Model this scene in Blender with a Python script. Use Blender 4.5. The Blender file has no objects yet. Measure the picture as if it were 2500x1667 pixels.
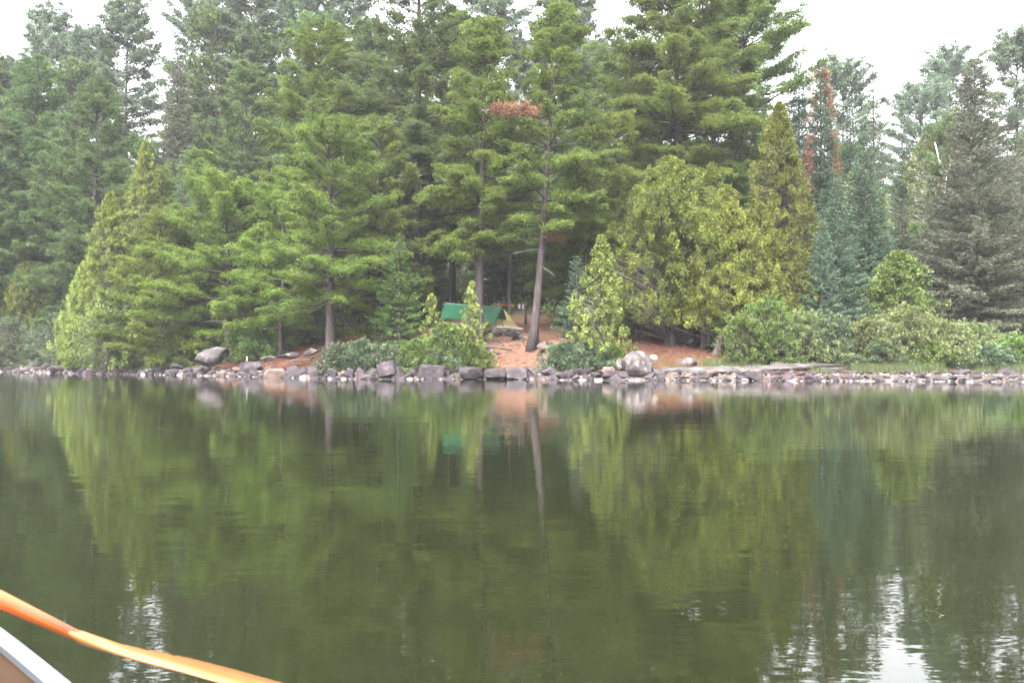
import bpy, bmesh, math, random
import numpy as np
from mathutils import Vector, Matrix

# ------------------------------------------------------------------ scene, camera, light
S = bpy.context.scene
C = S.collection
R = math.radians
FPX = 2453.0            # focal length in pixels of the 2500 px wide photograph
CAM_Z = 1.0
PITCH = math.atan(39.5 / FPX)

cam_d = bpy.data.cameras.new('camera')
cam_d.sensor_width = 36.0
cam_d.lens = 36.0 * FPX / 2500.0
cam_d.clip_start = 0.05
cam_d.clip_end = 3000
cam_d.dof.use_dof = True
cam_d.dof.focus_distance = 45
cam_d.dof.aperture_fstop = 13
cam = bpy.data.objects.new('camera', cam_d)
C.objects.link(cam)
cam.location = (0, 0, CAM_Z)
cam.rotation_euler = (R(90) + PITCH, 0, 0)
S.camera = cam

SUN_EL, SUN_AZ = R(52), R(200)      # azimuth measured clockwise from +Y
w = bpy.data.worlds.new('World'); S.world = w; w.use_nodes = True
nt = w.node_tree; nt.nodes.clear()
sky = nt.nodes.new('ShaderNodeTexSky'); sky.sky_type = 'NISHITA'; sky.sun_disc = False
sky.sun_elevation = SUN_EL; sky.sun_rotation = SUN_AZ
sky.dust_density = 6.0; sky.air_density = 1.0; sky.ozone_density = 1.0
hs = nt.nodes.new('ShaderNodeHueSaturation'); hs.inputs['Saturation'].default_value = 0.14
bg = nt.nodes.new('ShaderNodeBackground'); bg.inputs['Strength'].default_value = 0.15
out = nt.nodes.new('ShaderNodeOutputWorld')
nt.links.new(sky.outputs[0], hs.inputs['Color']); nt.links.new(hs.outputs[0], bg.inputs['Color'])
nt.links.new(bg.outputs[0], out.inputs['Surface'])

sl = bpy.data.lights.new('sun', 'SUN'); sl.energy = 1.5; sl.angle = R(25); sl.color = (1.0, 0.96, 0.9)
sun = bpy.data.objects.new('sun', sl); C.objects.link(sun)
sd = Vector((math.sin(SUN_AZ) * math.cos(SUN_EL), math.cos(SUN_AZ) * math.cos(SUN_EL), math.sin(SUN_EL)))
sun.rotation_euler = sd.to_track_quat('Z', 'Y').to_euler()

S.view_settings.view_transform = 'Standard'
S.view_settings.look = 'None'
S.view_settings.exposure = 3.25
S.view_settings.gamma = 1.0
S.render.engine = 'CYCLES'
cy = S.cycles
cy.use_denoising = True
cy.max_bounces = 6; cy.diffuse_bounces = 3; cy.glossy_bounces = 3; cy.transmission_bounces = 4
cy.volume_bounces = 1; cy.transparent_max_bounces = 8
cy.sample_clamp_indirect = 8
cy.caustics_reflective = False; cy.caustics_refractive = False

# ------------------------------------------------------------------ helpers
def unp(px, py, D):
    """world point seen at pixel (px,py) of the 2500x1667 photograph, at depth D along the view axis"""
    a = (px - 1250) / FPX * D; b = (833.5 - py) / FPX * D
    c, s = math.cos(PITCH), math.sin(PITCH)
    return Vector((a, D * c - b * s, CAM_Z + D * s + b * c))

def xat(px, Y): return (px - 1250) / FPX * Y
def zat(py, Y): return CAM_Z + (873 - py) / FPX * Y

SHX = np.array([-400, -150, -60, -36.7, -27, -17, -8, -0.95, 2.7, 9.8, 14.8, 21.2, 60, 150, 400.])
SHY = np.array([190, 125, 88, 71.5, 63.0, 55.7, 46.9, 46.7, 44.7, 43.9, 42.8, 41.6, 38, 30, 10.])
def shore(x): return np.interp(x, SHX, SHY)

def vnoise(x, y, seed=0):
    """cheap smooth 2-D noise"""
    r = np.random.RandomState(seed)
    o = np.zeros(np.broadcast(x, y).shape)
    for i in range(7):
        a, b = r.uniform(-1, 1, 2) * (1.2 ** i); p = r.uniform(0, 6.28)
        o = o + np.sin(a * x + b * y + p + 0.7 * np.sin(b * x * 1.7 - a * y * 1.3 + p))
    return o / 7.0

KX = np.array([-60, -20, -14, -8, -4, 3, 6, 9, 12, 30]); KV = np.array([.45, .45, .62, .85, 1, 1, .82, .66, .42, .4])
def ground(x, y):
    x = np.asarray(x, float); y = np.asarray(y, float)
    d = y - shore(x)
    k = np.interp(x, KX, KV)
    base = np.interp(d, [-40, -6, 0, .5, 1.2], [-4, -1.6, -.06, .22, .36])
    up = np.interp(d, [1.2, 2.2, 6, 10, 18], [0, .25, 1.5, 2.3, 3.1]) * k
    hill = np.interp(d, [14, 22, 70, 140, 400], [0, 1.0, 9.5, 16, 18])
    n = 0.10 * vnoise(x * 1.1, y * 1.1, 3) * np.clip(d / 3, 0, 1) + 0.35 * vnoise(x * .25, y * .25, 5) * np.clip((d - 8) / 10, 0, 1)
    n = n + 0.03 * vnoise(x * 5, y * 5, 9) * np.clip(d, 0, 1)
    return base + up + hill + n

def gz(x, y): return float(ground(x, y))

def new_mat(name):
    m = bpy.data.materials.new(name); m.use_nodes = True
    m.node_tree.nodes.clear()
    return m, m.node_tree.nodes, m.node_tree.links

def N(nodes, t, **kw):
    n = nodes.new(t)
    for k, v in kw.items():
        if k in n.inputs: n.inputs[k].default_value = v
        else: setattr(n, k, v)
    return n

ALB = .68   # the palette below was mixed for a lower exposure
def ramp(nodes, stops, k=1.0):
    r = nodes.new('ShaderNodeValToRGB')
    e = r.color_ramp.elements
    while len(e) < len(stops): e.new(0.5)
    for el, (p, c) in zip(e, stops):
        el.position = p; el.color = (c[0] * k, c[1] * k, c[2] * k, 1)
    return r

def foliage_mat(name, dark, mid, light, transl=0.32, rough=0.55, spec=0.25):
    m, n, l = new_mat(name)
    at = N(n, 'ShaderNodeAttribute', attribute_name='tint')
    tc = N(n, 'ShaderNodeTexCoord')
    nz = N(n, 'ShaderNodeTexNoise', Scale=0.9, Detail=2.0)
    l.new(tc.outputs['Object'], nz.inputs['Vector'])
    oi = N(n, 'ShaderNodeObjectInfo')
    mm = N(n, 'ShaderNodeMath', operation='MULTIPLY_ADD'); mm.inputs[1].default_value = 0.5; mm.inputs[2].default_value = -0.25
    l.new(nz.outputs['Fac'], mm.inputs[0])
    ad = N(n, 'ShaderNodeMath', operation='ADD'); l.new(at.outputs['Fac'], ad.inputs[0]); l.new(mm.outputs[0], ad.inputs[1])
    rp = ramp(n, [(0.0, dark), (0.5, mid), (1.0, light)], ALB)
    l.new(ad.outputs[0], rp.inputs['Fac'])
    h = N(n, 'ShaderNodeHueSaturation'); h.inputs['Saturation'].default_value = 1.14
    m2 = N(n, 'ShaderNodeMath', operation='MULTIPLY_ADD'); m2.inputs[1].default_value = 0.03; m2.inputs[2].default_value = 0.485
    l.new(oi.outputs['Random'], m2.inputs[0]); l.new(m2.outputs[0], h.inputs['Hue'])
    m3 = N(n, 'ShaderNodeMath', operation='MULTIPLY_ADD'); m3.inputs[1].default_value = 0.3; m3.inputs[2].default_value = 0.85
    l.new(oi.outputs['Random'], m3.inputs[0]); l.new(m3.outputs[0], h.inputs['Value'])
    l.new(rp.outputs['Color'], h.inputs['Color'])
    p = N(n, 'ShaderNodeBsdfPrincipled', Roughness=rough)
    p.inputs['Specular IOR Level'].default_value = spec
    l.new(h.outputs['Color'], p.inputs['Base Color'])
    t = N(n, 'ShaderNodeBsdfTranslucent'); l.new(h.outputs['Color'], t.inputs['Color'])
    mx = N(n, 'ShaderNodeMixShader', Fac=transl)
    l.new(p.outputs[0], mx.inputs[1]); l.new(t.outputs[0], mx.inputs[2])
    o = N(n, 'ShaderNodeOutputMaterial'); l.new(mx.outputs[0], o.inputs['Surface'])
    return m

def noise_mat(name, stops, scale=3.0, detail=6.0, rough=0.85, bump=0.4, bscale=None, stretch=(1, 1, 1), dist=0.05, objrand=0.0, coord='Object', spec=0.3, transl=0.0):
    m, n, l = new_mat(name)
    tc = N(n, 'ShaderNodeTexCoord'); mp = N(n, 'ShaderNodeMapping'); mp.inputs['Scale'].default_value = stretch
    l.new(tc.outputs[coord], mp.inputs['Vector'])
    oi = N(n, 'ShaderNodeObjectInfo')
    va = N(n, 'ShaderNodeVectorMath', operation='MULTIPLY_ADD'); va.inputs[1].default_value = (1, 1, 1)
    cm = N(n, 'ShaderNodeCombineXYZ')
    mu = N(n, 'ShaderNodeMath', operation='MULTIPLY'); mu.inputs[1].default_value = 37.0
    l.new(oi.outputs['Random'], mu.inputs[0])
    for i in range(3): l.new(mu.outputs[0], cm.inputs[i])
    l.new(mp.outputs[0], va.inputs[0]); l.new(cm.outputs[0], va.inputs[2])
    nz = N(n, 'ShaderNodeTexNoise', Scale=scale, Detail=detail, Roughness=0.65); l.new(va.outputs[0], nz.inputs['Vector'])
    rp = ramp(n, stops, ALB)
    l.new(nz.outputs['Fac'], rp.inputs['Fac'])
    p = N(n, 'ShaderNodeBsdfPrincipled', Roughness=rough); p.inputs['Specular IOR Level'].default_value = spec
    src = rp.outputs['Color']
    if objrand:
        h = N(n, 'ShaderNodeHueSaturation')
        m3 = N(n, 'ShaderNodeMath', operation='MULTIPLY_ADD'); m3.inputs[1].default_value = objrand; m3.inputs[2].default_value = 1 - objrand * .5
        l.new(oi.outputs['Random'], m3.inputs[0]); l.new(m3.outputs[0], h.inputs['Value']); l.new(src, h.inputs['Color'])
        src = h.outputs['Color']
    l.new(src, p.inputs['Base Color'])
    nb = N(n, 'ShaderNodeTexNoise', Scale=bscale or scale * 3, Detail=5.0); l.new(va.outputs[0], nb.inputs['Vector'])
    bp = N(n, 'ShaderNodeBump', Strength=bump, Distance=dist); l.new(nb.outputs['Fac'], bp.inputs['Height'])
    l.new(bp.outputs[0], p.inputs['Normal'])
    o = N(n, 'ShaderNodeOutputMaterial'); l.new(p.outputs[0], o.inputs['Surface'])
    if transl:
        t = N(n, 'ShaderNodeBsdfTranslucent'); l.new(src, t.inputs['Color'])
        mx = N(n, 'ShaderNodeMixShader', Fac=transl); l.new(p.outputs[0], mx.inputs[1]); l.new(t.outputs[0], mx.inputs[2]); l.new(mx.outputs[0], o.inputs['Surface'])
    return m

# ------------------------------------------------------------------ materials
M = {}
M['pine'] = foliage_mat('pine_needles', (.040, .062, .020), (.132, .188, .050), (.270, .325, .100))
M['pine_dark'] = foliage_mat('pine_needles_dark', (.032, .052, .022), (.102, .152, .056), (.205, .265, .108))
M['pine_hazed'] = foliage_mat('pine_needles_hazed', (.050, .075, .050), (.150, .200, .130), (.260, .320, .220))  # skyline needles: the pale veil of distance haze is mixed into this colour
M['pine_young'] = foliage_mat('pine_needles_young', (.050, .080, .024), (.150, .215, .052), (.285, .350, .100))
M['fir'] = foliage_mat('fir_needles', (.026, .046, .030), (.085, .132, .084), (.215, .275, .190))
M['fir_green'] = foliage_mat('fir_needles_green', (.030, .058, .022), (.090, .150, .045), (.190, .265, .085))
M['spruce'] = foliage_mat('spruce_needles', (.045, .055, .038), (.120, .140, .088), (.215, .235, .155))
M['spruce_brown'] = foliage_mat('spruce_needles_brown', (.045, .050, .036), (.120, .130, .088), (.210, .220, .160))
M['cedar'] = foliage_mat('cedar_sprays', (.028, .036, .010), (.100, .124, .026), (.250, .275, .066))
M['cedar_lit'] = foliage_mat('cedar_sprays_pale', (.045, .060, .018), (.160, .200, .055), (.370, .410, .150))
M['cedar_mid'] = foliage_mat('cedar_sprays_mid', (.034, .044, .012), (.135, .160, .036), (.300, .325, .090))
M['leaf'] = foliage_mat('broad_leaves', (.026, .046, .012), (.100, .150, .040), (.260, .320, .110), rough=.4, spec=.4)
M['leaf_grey'] = foliage_mat('grey_green_leaves', (.024, .038, .020), (.080, .112, .060), (.220, .265, .165), rough=.4, spec=.4)
M['leaf_pale'] = foliage_mat('pale_leaves', (.045, .060, .026), (.150, .182, .075), (.320, .350, .170), rough=.4, spec=.4)
M['yellow'] = foliage_mat('yellow_flowers', (.25, .17, .01), (.5, .36, .02), (.7, .5, .03))
M['fern'] = foliage_mat('fern_leaves', (.030, .055, .012), (.10, .16, .03), (.22, .30, .06))
M['grass'] = foliage_mat('green_grass', (.035, .048, .020), (.090, .108, .048), (.180, .195, .105))
M['drygrass'] = foliage_mat('dry_grass', (.07, .045, .022), (.16, .105, .055), (.27, .20, .11))
M['red'] = foliage_mat('rust_needles', (.10, .045, .032), (.19, .086, .060), (.30, .165, .115))
M['bark'] = noise_mat('pine_bark', [(.3, (.014, .010, .010)), (.55, (.042, .030, .029)), (.75, (.105, .080, .078))], scale=9, stretch=(1, 1, .16), bump=1.0, dist=.06, bscale=10)
M['barkdark'] = noise_mat('conifer_bark', [(.3, (.015, .012, .010)), (.7, (.065, .052, .045))], scale=8, stretch=(1, 1, .3), bump=.7)
M['barkcedar'] = noise_mat('cedar_bark', [(.3, (.035, .028, .025)), (.7, (.12, .098, .09))], scale=9, stretch=(1, 1, .12), bump=1)
M['birch'] = noise_mat('birch_bark', [(.35, (.08, .07, .06)), (.45, (.6, .58, .55)), (.9, (.75, .73, .7))], scale=5, stretch=(1, 1, 3))
M['deadwood'] = noise_mat('grey_dead_wood', [(.3, (.022, .018, .016)), (.5, (.075, .064, .060)), (.72, (.21, .19, .183))], scale=7, stretch=(.25, 3, 3), bump=.9, dist=.04)
M['rootwood'] = noise_mat('root_wood', [(.3, (.04, .030, .025)), (.7, (.12, .092, .077))], scale=7, bump=.6)
M['rock'] = noise_mat('mauve_rock', [(.3, (.012, .009, .011)), (.5, (.035, .0265, .031)), (.72, (.088, .068, .076))], scale=2.6, bump=.8, dist=.05, objrand=.75)
M['rockred'] = noise_mat('pinkish_rock', [(.3, (.06, .040, .034)), (.7, (.17, .115, .095))], scale=2.5, bump=.6, objrand=.5)
M['rockpale'] = noise_mat('bleached_stone', [(.3, (.10, .085, .085)), (.7, (.30, .27, .265))], scale=3, bump=.4, objrand=.3)
M['lichen'] = noise_mat('lichened_boulder', [(.36, (.022, .018, .019)), (.47, (.06, .047, .048)), (.57, (.088, .070, .069)), (.62, (.21, .195, .19)), (.8, (.30, .285, .28))], scale=3.6, detail=9, bump=.7, dist=.04)
M['lichen_dark'] = noise_mat('dark_lichened_boulder', [(.38, (.028, .023, .024)), (.50, (.05, .040, .042)), (.60, (.085, .070, .073)), (.68, (.25, .235, .235))], scale=3.2, detail=9, bump=.7, dist=.04)
M['tarp'] = noise_mat('green_tarp', [(.3, (.010, .078, .036)), (.7, (.018, .120, .058))], scale=1.2, rough=.42, bump=.4, bscale=3, dist=.08, spec=.4, transl=.4)
M['tent'] = noise_mat('yellow_tent_fabric', [(.3, (.62, .50, .19)), (.7, (.80, .67, .29))], scale=1.5, rough=.6, bump=.2, bscale=4, transl=.4)
M['black'] = noise_mat('black_fabric', [(.3, (.01, .01, .012)), (.7, (.03, .03, .035))], scale=3)
M['rope'] = noise_mat('red_cord', [(.3, (.30, .04, .02)), (.7, (.42, .07, .03))], scale=5)
M['cloth'] = noise_mat('pale_blue_cloth', [(.3, (.34, .36, .44)), (.7, (.48, .5, .58))], scale=5)
M['white'] = noise_mat('white_paint', [(.3, (.25, .25, .25)), (.7, (.35, .35, .35))], scale=5, bump=.1)

def paddle_wood(c0, c1, c2):
    m, n, l = new_mat('varnished_paddle_wood')
    tc = N(n, 'ShaderNodeAttribute', attribute_name='grain'); mp = N(n, 'ShaderNodeMapping'); mp.inputs['Scale'].default_value = (1.0, 60, 60)
    l.new(tc.outputs['Vector'], mp.inputs['Vector'])
    nz = N(n, 'ShaderNodeTexNoise', Scale=2.0, Detail=5.0, Distortion=.6); l.new(mp.outputs[0], nz.inputs['Vector'])
    rp = ramp(n, [(.3, c0), (.5, c1), (.7, c2)], ALB); l.new(nz.outputs['Fac'], rp.inputs['Fac'])
    p = N(n, 'ShaderNodeBsdfPrincipled', Roughness=.38); l.new(rp.outputs[0], p.inputs['Base Color'])
    p.inputs['Coat Weight'].default_value = .8; p.inputs['Coat Roughness'].default_value = .12
    o = N(n, 'ShaderNodeOutputMaterial'); l.new(p.outputs[0], o.inputs['Surface']); return m
M['paddle'] = paddle_wood((.22, .036, .006), (.36, .080, .014), (.46, .14, .035))
M['paddle_light'] = paddle_wood((.33, .10, .022), (.43, .15, .038), (.52, .21, .065))
M['paddle_dark'] = noise_mat('dark_stained_wood', [(.3, (.30, .045, .01)), (.7, (.48, .10, .02))], scale=4, stretch=(1, 20, 20), rough=.3)

def weave():
    m, n, l = new_mat('brown_woven_hull')
    tc = N(n, 'ShaderNodeTexCoord')
    a = N(n, 'ShaderNodeTexWave', Scale=75.0, Distortion=.4); a.bands_direction = 'X'
    b = N(n, 'ShaderNodeTexWave', Scale=75.0, Distortion=.4); b.bands_direction = 'Z'
    l.new(tc.outputs['Object'], a.inputs['Vector']); l.new(tc.outputs['Object'], b.inputs['Vector'])
    mu = N(n, 'ShaderNodeMath', operation='MULTIPLY'); l.new(a.outputs['Fac'], mu.inputs[0]); l.new(b.outputs['Fac'], mu.inputs[1])
    rp = ramp(n, [(0, (.075, .042, .030)), (.5, (.15, .085, .045)), (1, (.28, .17, .08))], .33); l.new(mu.outputs[0], rp.inputs['Fac'])
    p = N(n, 'ShaderNodeBsdfPrincipled', Roughness=.4); l.new(rp.outputs[0], p.inputs['Base Color'])
    o = N(n, 'ShaderNodeOutputMaterial'); l.new(p.outputs[0], o.inputs['Surface']); return m
M['weave'] = weave()
m_, n_, l_ = new_mat('aluminium_gunwale')
p_ = N(n_, 'ShaderNodeBsdfPrincipled', Roughness=.32, Metallic=.3); p_.inputs['Base Color'].default_value = (.085, .095, .11, 1)
o_ = N(n_, 'ShaderNodeOutputMaterial'); l_.new(p_.outputs[0], o_.inputs['Surface']); M['alu'] = m_
M['hull'] = noise_mat('dark_green_hull', [(.3, (.02, .05, .03)), (.7, (.03, .07, .04))], scale=2, rough=.3, bump=0.05)

def water_mat():
    m, n, l = new_mat('lake_water')
    tc = N(n, 'ShaderNodeTexCoord')
    def layer(scale, stretch, detail, rough):
        mp = N(n, 'ShaderNodeMapping'); mp.inputs['Scale'].default_value = stretch
        l.new(tc.outputs['Object'], mp.inputs['Vector'])
        z = N(n, 'ShaderNodeTexNoise', Scale=scale, Detail=detail, Roughness=rough); l.new(mp.outputs[0], z.inputs['Vector'])
        return z
    a = layer(5.0, (.35, 1, 1), 3.0, .5)
    b = layer(1.2, (.35, 1, 1), 2.0, .45)
    b1 = N(n, 'ShaderNodeBump', Strength=1.0, Distance=.0014); l.new(a.outputs['Fac'], b1.inputs['Height'])
    b2 = N(n, 'ShaderNodeBump', Strength=1.0, Distance=.0045); l.new(b.outputs['Fac'], b2.inputs['Height'])
    cc = layer(12.0, (.8, 1, 1), 2.0, .5)
    b0 = N(n, 'ShaderNodeBump', Strength=1.0, Distance=.0004); l.new(cc.outputs['Fac'], b0.inputs['Height'])
    l.new(b0.outputs[0], b1.inputs['Normal'])
    l.new(b1.outputs[0], b2.inputs['Normal'])
    p = N(n, 'ShaderNodeBsdfPrincipled', Roughness=.02, IOR=1.333)
    p.inputs['Base Color'].default_value = (.0068, .0084, .0034, 1)
    l.new(b2.outputs[0], p.inputs['Normal'])
    o = N(n, 'ShaderNodeOutputMaterial'); l.new(p.outputs[0], o.inputs['Surface']); return m
M['water'] = water_mat()

def ground_mat():
    m, n, l = new_mat('forest_soil')
    at = N(n, 'ShaderNodeAttribute', attribute_name='soil')
    tc = N(n, 'ShaderNodeTexCoord')
    n1 = N(n, 'ShaderNodeTexNoise', Scale=3.5, Detail=9.0, Roughness=.7); l.new(tc.outputs['Object'], n1.inputs['Vector'])
    mp = N(n, 'ShaderNodeMapping'); mp.inputs['Scale'].default_value = (1, 5, 5); l.new(tc.outputs['Object'], mp.inputs['Vector'])
    n2 = N(n, 'ShaderNodeTexNoise', Scale=2.2, Detail=7.0, Roughness=.7); l.new(mp.outputs[0], n2.inputs['Vector'])
    rp = ramp(n, [(.34, (.28, .26, .25)), (.46, (.85, .85, .85)), (.56, (1, 1, 1)), (.70, (1.7, 1.65, 1.6))]); l.new(n2.outputs['Fac'], rp.inputs['Fac'])
    mu = N(n, 'ShaderNodeMix', data_type='RGBA', blend_type='MULTIPLY'); mu.inputs[0].default_value = 1
    l.new(at.outputs['Color'], mu.inputs[6]); l.new(rp.outputs[0], mu.inputs[7])
    rp2 = ramp(n, [(.3, (.6, .6, .6)), (.7, (1.3, 1.3, 1.3))]); l.new(n1.outputs['Fac'], rp2.inputs['Fac'])
    mu2 = N(n, 'ShaderNodeMix', data_type='RGBA', blend_type='MULTIPLY'); mu2.inputs[0].default_value = 1
    l.new(mu.outputs[2], mu2.inputs[6]); l.new(rp2.outputs[0], mu2.inputs[7])
    p = N(n, 'ShaderNodeBsdfPrincipled', Roughness=.95); p.inputs['Specular IOR Level'].default_value = .1
    l.new(mu2.outputs[2], p.inputs['Base Color'])
    bp = N(n, 'ShaderNodeBump', Strength=.8, Distance=.08); l.new(n2.outputs['Fac'], bp.inputs['Height']); l.new(bp.outputs[0], p.inputs['Normal'])
    o = N(n, 'ShaderNodeOutputMaterial'); l.new(p.outputs[0], o.inputs['Surface']); return m
M['ground'] = ground_mat()

# ------------------------------------------------------------------ mesh building
def mesh_np(name, V, F, mat, tint=None, smooth=False):
    """V (n,3), F (m,k) all the same k"""
    me = bpy.data.meshes.new(name)
    V = np.ascontiguousarray(V, dtype=np.float32); F = np.ascontiguousarray(F, dtype=np.int32)
    k = F.shape[1]; m = F.shape[0]
    me.vertices.add(len(V)); me.vertices.foreach_set('co', V.ravel())
    me.loops.add(m * k); me.loops.foreach_set('vertex_index', F.ravel())
    me.polygons.add(m)
    me.polygons.foreach_set('loop_start', np.arange(m, dtype=np.int32) * k)
    me.polygons.foreach_set('use_smooth', np.full(m, smooth, dtype=bool))
    me.update(calc_edges=True)
    if tint is not None:
        a = me.attributes.new('tint', 'FLOAT', 'POINT'); a.data.foreach_set('value', np.ascontiguousarray(tint, dtype=np.float32))
    me.materials.append(mat)
    return me

def link(name, me, parent=None, loc=None):
    o = bpy.data.objects.new(name, me); C.objects.link(o)
    if parent is not None: o.parent = parent
    if loc is not None: o.location = loc
    return o

def tag(o, label=None, cat=None, group=None, kind=None):
    if label: o['label'] = label
    if cat: o['category'] = cat
    if group: o['group'] = group
    if kind: o['kind'] = kind
    return o

def unit(a): return a / np.maximum(np.linalg.norm(a, axis=-1, keepdims=True), 1e-9)

def blades(P, D, Ln, Wd, rng, quad=False, tint=None):
    """P base (n,3), D direction (n,3), lengths, widths -> V,F,tint"""
    n = len(P)
    r = unit(rng.normal(size=(n, 3)))
    s = unit(np.cross(D, r))
    Ln = np.broadcast_to(Ln, (n,))[:, None]; Wd = np.broadcast_to(Wd, (n,))[:, None]
    if tint is None: tint = rng.uniform(.3, .7, n)
    if quad:
        V = np.stack([P, P + D * Ln * .45 + s * Wd * .5, P + D * Ln, P + D * Ln * .45 - s * Wd * .5], 1)
        F = np.arange(n * 4).reshape(n, 4)
        T = np.repeat(tint, 4)
    else:
        V = np.stack([P + s * Wd * .5, P - s * Wd * .5, P + D * Ln], 1)
        F = np.arange(n * 3).reshape(n, 3)
        T = np.repeat(tint, 3)
    return V.reshape(-1, 3), F, T

def segs(P0, P1, R0, R1, n=4):
    """batch of tapered prisms"""
    P0 = np.atleast_2d(P0); P1 = np.atleast_2d(P1); m = len(P0)
    D = unit(P1 - P0)
    ref = np.where(np.abs(D[:, 2:3]) > .9, np.array([[1., 0, 0]]), np.array([[0, 0, 1.]]))
    a = unit(np.cross(D, ref)); b = np.cross(D, a)
    R0 = np.broadcast_to(R0, (m,)); R1 = np.broadcast_to(R1, (m,))
    th = np.arange(n) * 2 * np.pi / n
    ring = a[:, None, :] * np.cos(th)[None, :, None] + b[:, None, :] * np.sin(th)[None, :, None]
    A = P0[:, None] + ring * R0[:, None, None]; B = P1[:, None] + ring * R1[:, None, None]
    V = np.concatenate([A, B], 1).reshape(-1, 3)
    i = np.arange(n); j = (i + 1) % n
    f = np.stack([i, j, j + n, i + n], 1)
    F = (f[None] + (np.arange(m) * 2 * n)[:, None, None]).reshape(-1, 4)
    return V, F

def tube(pts, rad, n=10, rng=None, rough=0.0, cap=True):
    pts = np.asarray(pts, float); rad = np.asarray(rad, float); m = len(pts)
    T = unit(np.gradient(pts, axis=0))
    ref = np.array([0, 1., 0]) if abs(T[0][1]) < .8 else np.array([1., 0, 0])
    a = unit(np.cross(T, ref)); b = np.cross(T, a)
    th = np.arange(n) * 2 * np.pi / n
    rr = rad[:, None] * np.ones((1, n))
    if rng is not None and rough: rr = rr * (1 + rough * rng.normal(size=(m, n)))
    V = pts[:, None] + (a[:, None] * np.cos(th)[None, :, None] + b[:, None] * np.sin(th)[None, :, None]) * rr[..., None]
    V = V.reshape(-1, 3)
    F = []
    for k in range(m - 1):
        for i in range(n):
            j = (i + 1) % n
            F.append((k * n + i, k * n + j, (k + 1) * n + j, (k + 1) * n + i))
    V = np.vstack([V, pts[:1], pts[-1:]])
    c0, c1 = m * n, m * n + 1
    for i in range(0, n, 2):
        j = (i + 1) % n; k = (i + 2) % n
        F.append((c0, k, j, i)); F.append((c1, (m - 1) * n + i, (m - 1) * n + j, (m - 1) * n + k))
    return V, np.array(F)

def join(parts):
    Vs, Fs, Ts = [], [], []; o = 0
    for p in parts:
        Vs.append(p[0]); Fs.append(p[1] + o); o += len(p[0])
        if len(p) > 2: Ts.append(p[2])
    return np.vstack(Vs), np.vstack(Fs), (np.concatenate(Ts) if Ts else None)

# ------------------------------------------------------------------ tree generators (return wood mesh data, foliage mesh data)
def trunk_pts(H, lean, rng, wob=.12, n=14, base=0.):
    t = np.linspace(0, 1, n)
    x = lean[0] * t * H + wob * np.sin(t * 5 + rng.uniform(0, 6)) * t * (1 - t) * 3
    y = lean[1] * t * H + wob * np.sin(t * 4 + rng.uniform(0, 6)) * t * (1 - t) * 3
    z = -0.3 + t * (H + .3)
    return np.stack([x, y, z], 1)

def on_trunk(tp, z):
    return np.stack([np.interp(z, tp[:, 2], tp[:, i]) for i in range(3)], -1)

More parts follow.
